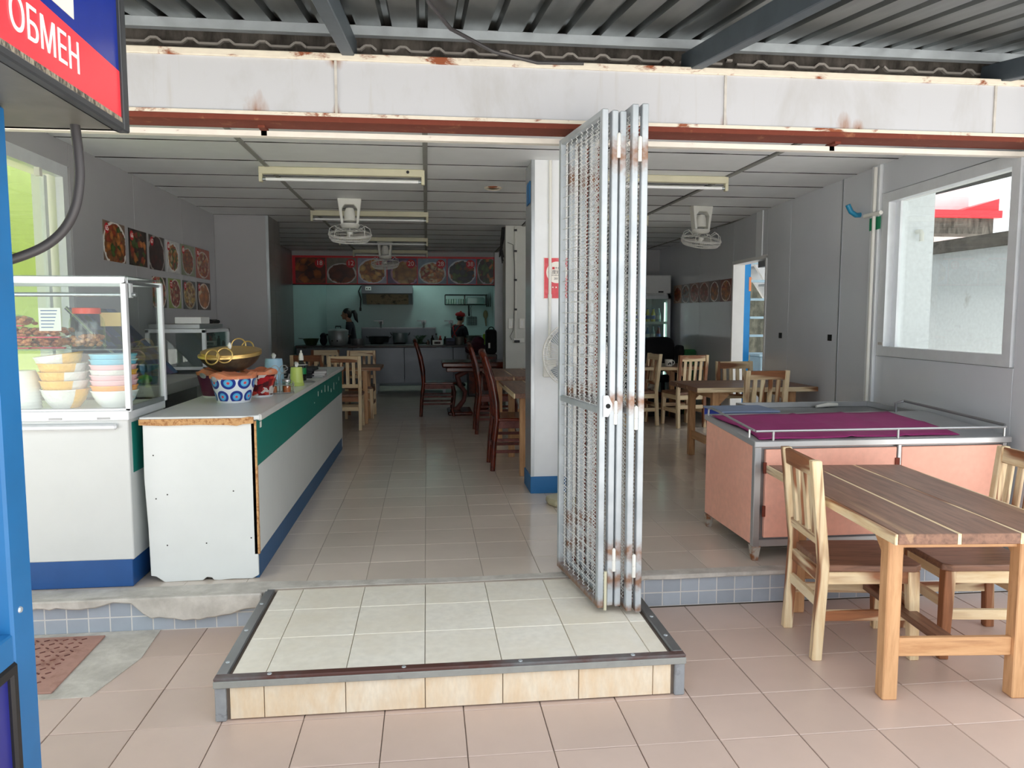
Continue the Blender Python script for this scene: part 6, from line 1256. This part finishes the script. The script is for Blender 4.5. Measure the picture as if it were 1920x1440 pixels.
for k in range(8): g.tube([(-0.10 + 0.029 * k, 0, 0), (-0.10 + 0.029 * k, 0, 0.17)], 0.004, 4); g.tube([(-0.10, 0, 0.0243 * k), (0.103, 0, 0.0243 * k)], 0.004, 4)
g.build('grid', m_blk, t); MB().tube([(0.0, 0, 0.17), (-0.02, 0, 0.36), (0, 0, 0.40)], 0.004, 5).build('hook_wire', m_blk, t)
tag(MB().tube([(0.87, 15.57, 1.77), (0.87, 15.57, 1.62), (0.875, 15.57, 1.55)], [0.012, 0.018, 0.02], 8).build('ladle', m_blk, smooth=True), 'black ladle hanging under the wire rack', 'ladle')
t = thing('palm_ladle', 'woven tan scoop hanging near the kitchen corner', 'scoop', (1.22, 15.57, 1.34)); MB().ball((0, 0, 0.24), 0.05, 0.02, 0.09, 12, 8).build('basket', plain('woven_tan', (130, 116, 84), 0.8), t, smooth=True); MB().tube([(0, 0, 0.16), (0.01, 0, 0.0)], [0.02, 0.012], 8).build('handle', plain('handle_tan', (120, 104, 76), 0.7), t, smooth=True)
# ================================================================ PEOPLE IN THE KITCHEN
m_skin = plain('skin', (156, 108, 84), 0.5, var=0.04); m_hair = plain('black_hair', (16, 14, 14), 0.45); m_shirt = plain('dark_shirt', (26, 26, 36), 0.85); m_trous = plain('dark_trousers', (34, 34, 40), 0.9)
def person(loc, rz_, scale, lean, lab):
    V = {}; E = []; Rr = []
    def v(n, p, r): V[n] = len(V); pts.append(p); Rr.append(r)
    pts = []
    def e(*ns): E.extend((V[a], V[b]) for a, b in zip(ns, ns[1:]))
    v('pel', (0, 0, 0.93), 0.125); v('sp', (0, lean * 0.3, 1.09), 0.115); v('ch', (0, lean * 0.8, 1.25), 0.13); v('nb', (0, lean * 1.05, 1.375), 0.062); v('nk', (0, lean * 1.35 + 0.015, 1.44), 0.052); v('hd', (0, lean * 1.6 + 0.03, 1.52), 0.06)
    e('pel', 'sp', 'ch', 'nb', 'nk', 'hd')
    for s_, k in ((-1, 'l'), (1, 'r')):
        v('sh' + k, (s_ * 0.165, lean * 0.95, 1.335), 0.062); v('el' + k, (s_ * 0.205, lean + 0.04, 1.08), 0.044); v('wr' + k, (s_ * 0.13, lean + 0.25, 1.06), 0.029); v('pa' + k, (s_ * 0.115, lean + 0.31, 1.045), 0.032)
        e('ch', 'sh' + k, 'el' + k, 'wr' + k, 'pa' + k)
        for q, (dx, ln) in enumerate(((-0.03, 0.06), (-0.01, 0.075), (0.01, 0.08), (0.03, 0.07))):
            v('f%d' % q + k, (s_ * 0.115 + dx, lean + 0.35, 1.038), 0.0095); v('g%d' % q + k, (s_ * 0.115 + dx, lean + 0.35 + ln * 0.5, 1.02), 0.0085); e('pa' + k, 'f%d' % q + k, 'g%d' % q + k)
        v('th' + k, (s_ * 0.115 - s_ * 0.045, lean + 0.31, 1.03), 0.011); v('ti' + k, (s_ * 0.115 - s_ * 0.055, lean + 0.345, 1.015), 0.009); e('pa' + k, 'th' + k, 'ti' + k)
        v('hp' + k, (s_ * 0.085, 0, 0.88), 0.092); v('kn' + k, (s_ * 0.095, 0.02, 0.48), 0.06); v('an' + k, (s_ * 0.1, -0.02, 0.08), 0.04); v('to' + k, (s_ * 0.11, 0.12, 0.035), 0.035)
        e('pel', 'hp' + k, 'kn' + k, 'an' + k, 'to' + k)
    me = bpy.data.meshes.new('sk'); me.from_pydata(pts, E, []); o = bpy.data.objects.new('sk', me); COL.objects.link(o)
    o.modifiers.new('skin', 'SKIN'); sd = me.skin_vertices[0].data
    for i, r_ in enumerate(Rr): sd[i].radius = (r_, r_ * (0.8 if i < 3 else 1.0)); sd[i].use_root = (i == 0)
    ss_ = o.modifiers.new('sub', 'SUBSURF'); ss_.levels = 2; ss_.render_levels = 2
    dg = bpy.context.evaluated_depsgraph_get(); dg.update(); m1 = bpy.data.meshes.new_from_object(o.evaluated_get(dg)); bpy.data.objects.remove(o)
    hy_ = lean * 1.7 + 0.035; hm = MB()
    hm.add([tuple(q.co) for q in m1.vertices], [tuple(p.vertices) for p in m1.polygons])
    hm.ball((0, hy_ - 0.01, 1.575), 0.078, 0.095, 0.095, 20, 14).ball((0, hy_ + 0.02, 1.52), 0.06, 0.072, 0.075, 16, 12).ball((0, hy_ + 0.062, 1.468), 0.026, 0.026, 0.022, 10, 8).ball((0, hy_ + 0.098, 1.53), 0.013, 0.018, 0.02, 10, 8).ball((0, hy_ + 0.084, 1.495), 0.024, 0.012, 0.01, 10, 6).ball((0, hy_ + 0.078, 1.575), 0.045, 0.014, 0.012, 10, 6)
    for s_ in (-1, 1): hm.ball((s_ * 0.078, hy_ - 0.005, 1.54), 0.012, 0.022, 0.032, 8, 6)
    m2 = bpy.data.meshes.new('b'); m2.from_pydata(hm.v, [], hm.f); o = bpy.data.objects.new('b', m2); COL.objects.link(o)
    rm = o.modifiers.new('r', 'REMESH'); rm.mode = 'VOXEL'; rm.voxel_size = 0.0075; sm_ = o.modifiers.new('s', 'SMOOTH'); sm_.iterations = 3; sm_.factor = 0.5
    dg = bpy.context.evaluated_depsgraph_get(); dg.update(); m3 = bpy.data.meshes.new_from_object(o.evaluated_get(dg)); bpy.data.objects.remove(o)
    m3.materials.clear(); m3.materials.append(m_skin)
    for p in m3.polygons: p.use_smooth = True
    P_ = thing('person', lab, 'person', loc, rz_, 'kitchen staff'); P_.scale = (scale, scale, scale)
    b = bpy.data.objects.new('body', m3); COL.objects.link(b); b.parent = P_
    def cloth(nm, mat, test, off):
        idx = {}; vs = []; fs = []
        for p in m3.polygons:
            c = p.center
            if test(c):
                f = []
                for i in p.vertices:
                    if i not in idx: idx[i] = len(vs); q = m3.vertices[i]; vs.append(tuple(q.co + q.normal * off))
                    f.append(idx[i])
                fs.append(f)
        mm = MB().add(vs, fs).build(nm, mat, P_, smooth=True); so = mm.modifiers.new('s', 'SOLIDIFY'); so.thickness = 0.004
        return mm
    cloth('shirt', m_shirt, lambda c: 0.84 < c.z < 1.39 and (abs(c.x) < 0.15 or c.z > 1.12) and c.y < lean + 0.16, 0.011)
    cloth('trousers', m_trous, lambda c: 0.09 < c.z < 0.9 and c.y < 0.16, 0.008)
    cloth('shoes', m_blk, lambda c: c.z < 0.085, 0.006)
    for s_ in (-1, 1): MB().ball((s_ * 0.032, hy_ + 0.080, 1.552), 0.011, 0.008, 0.008, 8, 6).build('eye', m_blk, P_, smooth=True)
    return P_, hy_
W1, hy1 = person((-1.40, 14.45, 0.172), PI / 2 , 0.905, 0.05, 'woman in a dark shirt with a ponytail looking down at work')
MB().ball((0, hy1 - 0.022, 1.592), 0.086, 0.098, 0.092, 18, 12).ball((0, hy1 - 0.06, 1.55), 0.076, 0.055, 0.085, 14, 10).tube([(0, hy1 - 0.10, 1.60), (0, hy1 - 0.16, 1.61), (0, hy1 - 0.185, 1.54), (0, hy1 - 0.20, 1.45), (0, hy1 - 0.235, 1.38)], [0.03, 0.045, 0.048, 0.035, 0.008], 10).build('hair', m_hair, W1, smooth=True)
M1, hy2 = person((0.60, 14.55, 0.172), -0.75, 0.86, 0.04, 'cook with a red cap and red apron straps seen from behind')
MB().ball((0, hy2 - 0.02, 1.565), 0.083, 0.095, 0.085, 16, 10).build('hair', m_hair, M1, smooth=True)
m_cap = plain('cap_red', (150, 22, 28), 0.8)
cp_ = MB().ball((0, hy2 - 0.02, 1.635), 0.105, 0.125, 0.055, 18, 10).lathe([(0.085, 1.585), (0.09, 1.585), (0.095, 1.63), (0.085, 1.63)], (0, hy2 - 0.01, 0), 20).ball((0, hy2 + 0.10, 1.600), 0.06, 0.06, 0.010, 12, 6).ball((0, hy2 + 0.0, 1.685), 0.03, 0.03, 0.03, 8, 6)
cp_.build('cap', m_cap, M1, smooth=True)
ap = MB()
for s_ in (-1, 1): ap.tube([(s_ * 0.10, 0.13, 1.25), (s_ * 0.11, 0.05, 1.405), (s_ * 0.09, -0.06, 1.37), (s_ * 0.02, -0.115, 1.25), (-s_ * 0.06, -0.125, 1.13), (-s_ * 0.12, -0.10, 1.0), (-s_ * 0.14, 0.0, 0.95)], 0.017, 8, flat=0.5)
ap.build('apron_straps', m_cap, M1, smooth=True)
Bx(-0.13, 0.13, 0.14, 0.15, 0.6, 1.26).build('apron', m_cap, M1, bevel=0.003)
# ================================================================ pieces that belong to a part
def base(o): return o.name.rsplit('.', 1)[0] if o.name[-3:].isdigit() and '.' in o.name else o.name
def centre(o):
    vs = [v.co for v in o.data.vertices]; n = len(vs)
    return o.matrix_basis @ Vector((sum(v.x for v in vs) / n, sum(v.y for v in vs) / n, sum(v.z for v in vs) / n))
def nest(tname, child, part):
    for t in [o for o in S.objects if o.parent is None and base(o) == tname]:
        ps = [c for c in t.children if base(c) == part]
        if not ps: continue
        cs = {p: centre(p) for p in ps}
        for c in [c for c in t.children if base(c) == child]:
            k = centre(c); p = min(ps, key=lambda q: (cs[q] - k).length)
            c.parent = p; c.matrix_parent_inverse = p.matrix_basis.inverted()
for a in (('tube_light', 'tube_cap', 'tube'), ('tube_light', 'starter', 'batten'), ('peach_cart', 'door_hinge', 'door'), ('peach_cart', 'rail_post', 'rail'), ('drinks_fridge', 'shelf_strip', 'shelf'), ('drinks_fridge', 'header_badge', 'header'),
          ('glass_cart', 'glass_pane', 'display_frame'), ('glass_cart', 'rod_bracket', 'hanging_rod'), ('exchange_booth', 'panel_gasket', 'lower_panel'), ('exchange_booth', 'screw', 'corner_post'), ('exchange_sign', 'lettering', 'red_stripe'),
          ('exchange_sign', 'grime_strip', 'case_rim'), ('dish_poster', 'number', 'number_badge'), ('food_banner', 'number', 'number_badge'), ('award_poster', 'logo_square', 'disc'), ('office_chair', 'castor', 'base_arm'), ('range_hood', 'filter', 'shell'),
          ('rice_cooker', 'lid_handle', 'lid'), ('rice_cooker', 'button', 'body'), ('conduit_pipe', 'coupling', 'pipe'), ('cable_run', 'clip', 'trunking'), ('ceiling_fan', 'hub', 'fan_blades'), ('pedestal_fan', 'badge', 'cage'), ('wall_tap', 'lever', 'spout'),
          ('sauce_bottle', 'cap_cord', 'cap'), ('service_counter', 'chipped_edge', 'worktop'), ('service_counter', 'lip', 'worktop'), ('service_counter', 'screw_hole', 'end_panel'), ('service_counter', 'sticker', 'green_band'), ('service_counter', 'paint_chip', 'green_band'),
          ('folding_gate', 'hinge', 'gate_panel'), ('folding_gate', 'hasp_hole', 'hasp'), ('blue_ladder', 'orange_tag', 'stile'), ('mug', 'printed_figure', 'cup'), ('display_cabinet', 'glass_pane', 'frame_bar'), ('white_tin', 'print', 'tin'),
          ('power_strip', 'plug', 'strip'), ('wall_switch', 'rocker', 'plate'), ('hood_socket', 'hole', 'plate'), ('black_backpack', 'tag', 'bag'), ('drink_bottle', 'label', 'body'), ('range_hood', 'top_band', 'shell'), ('cooking_range', 'splash_cap', 'splash_back')): nest(*a)
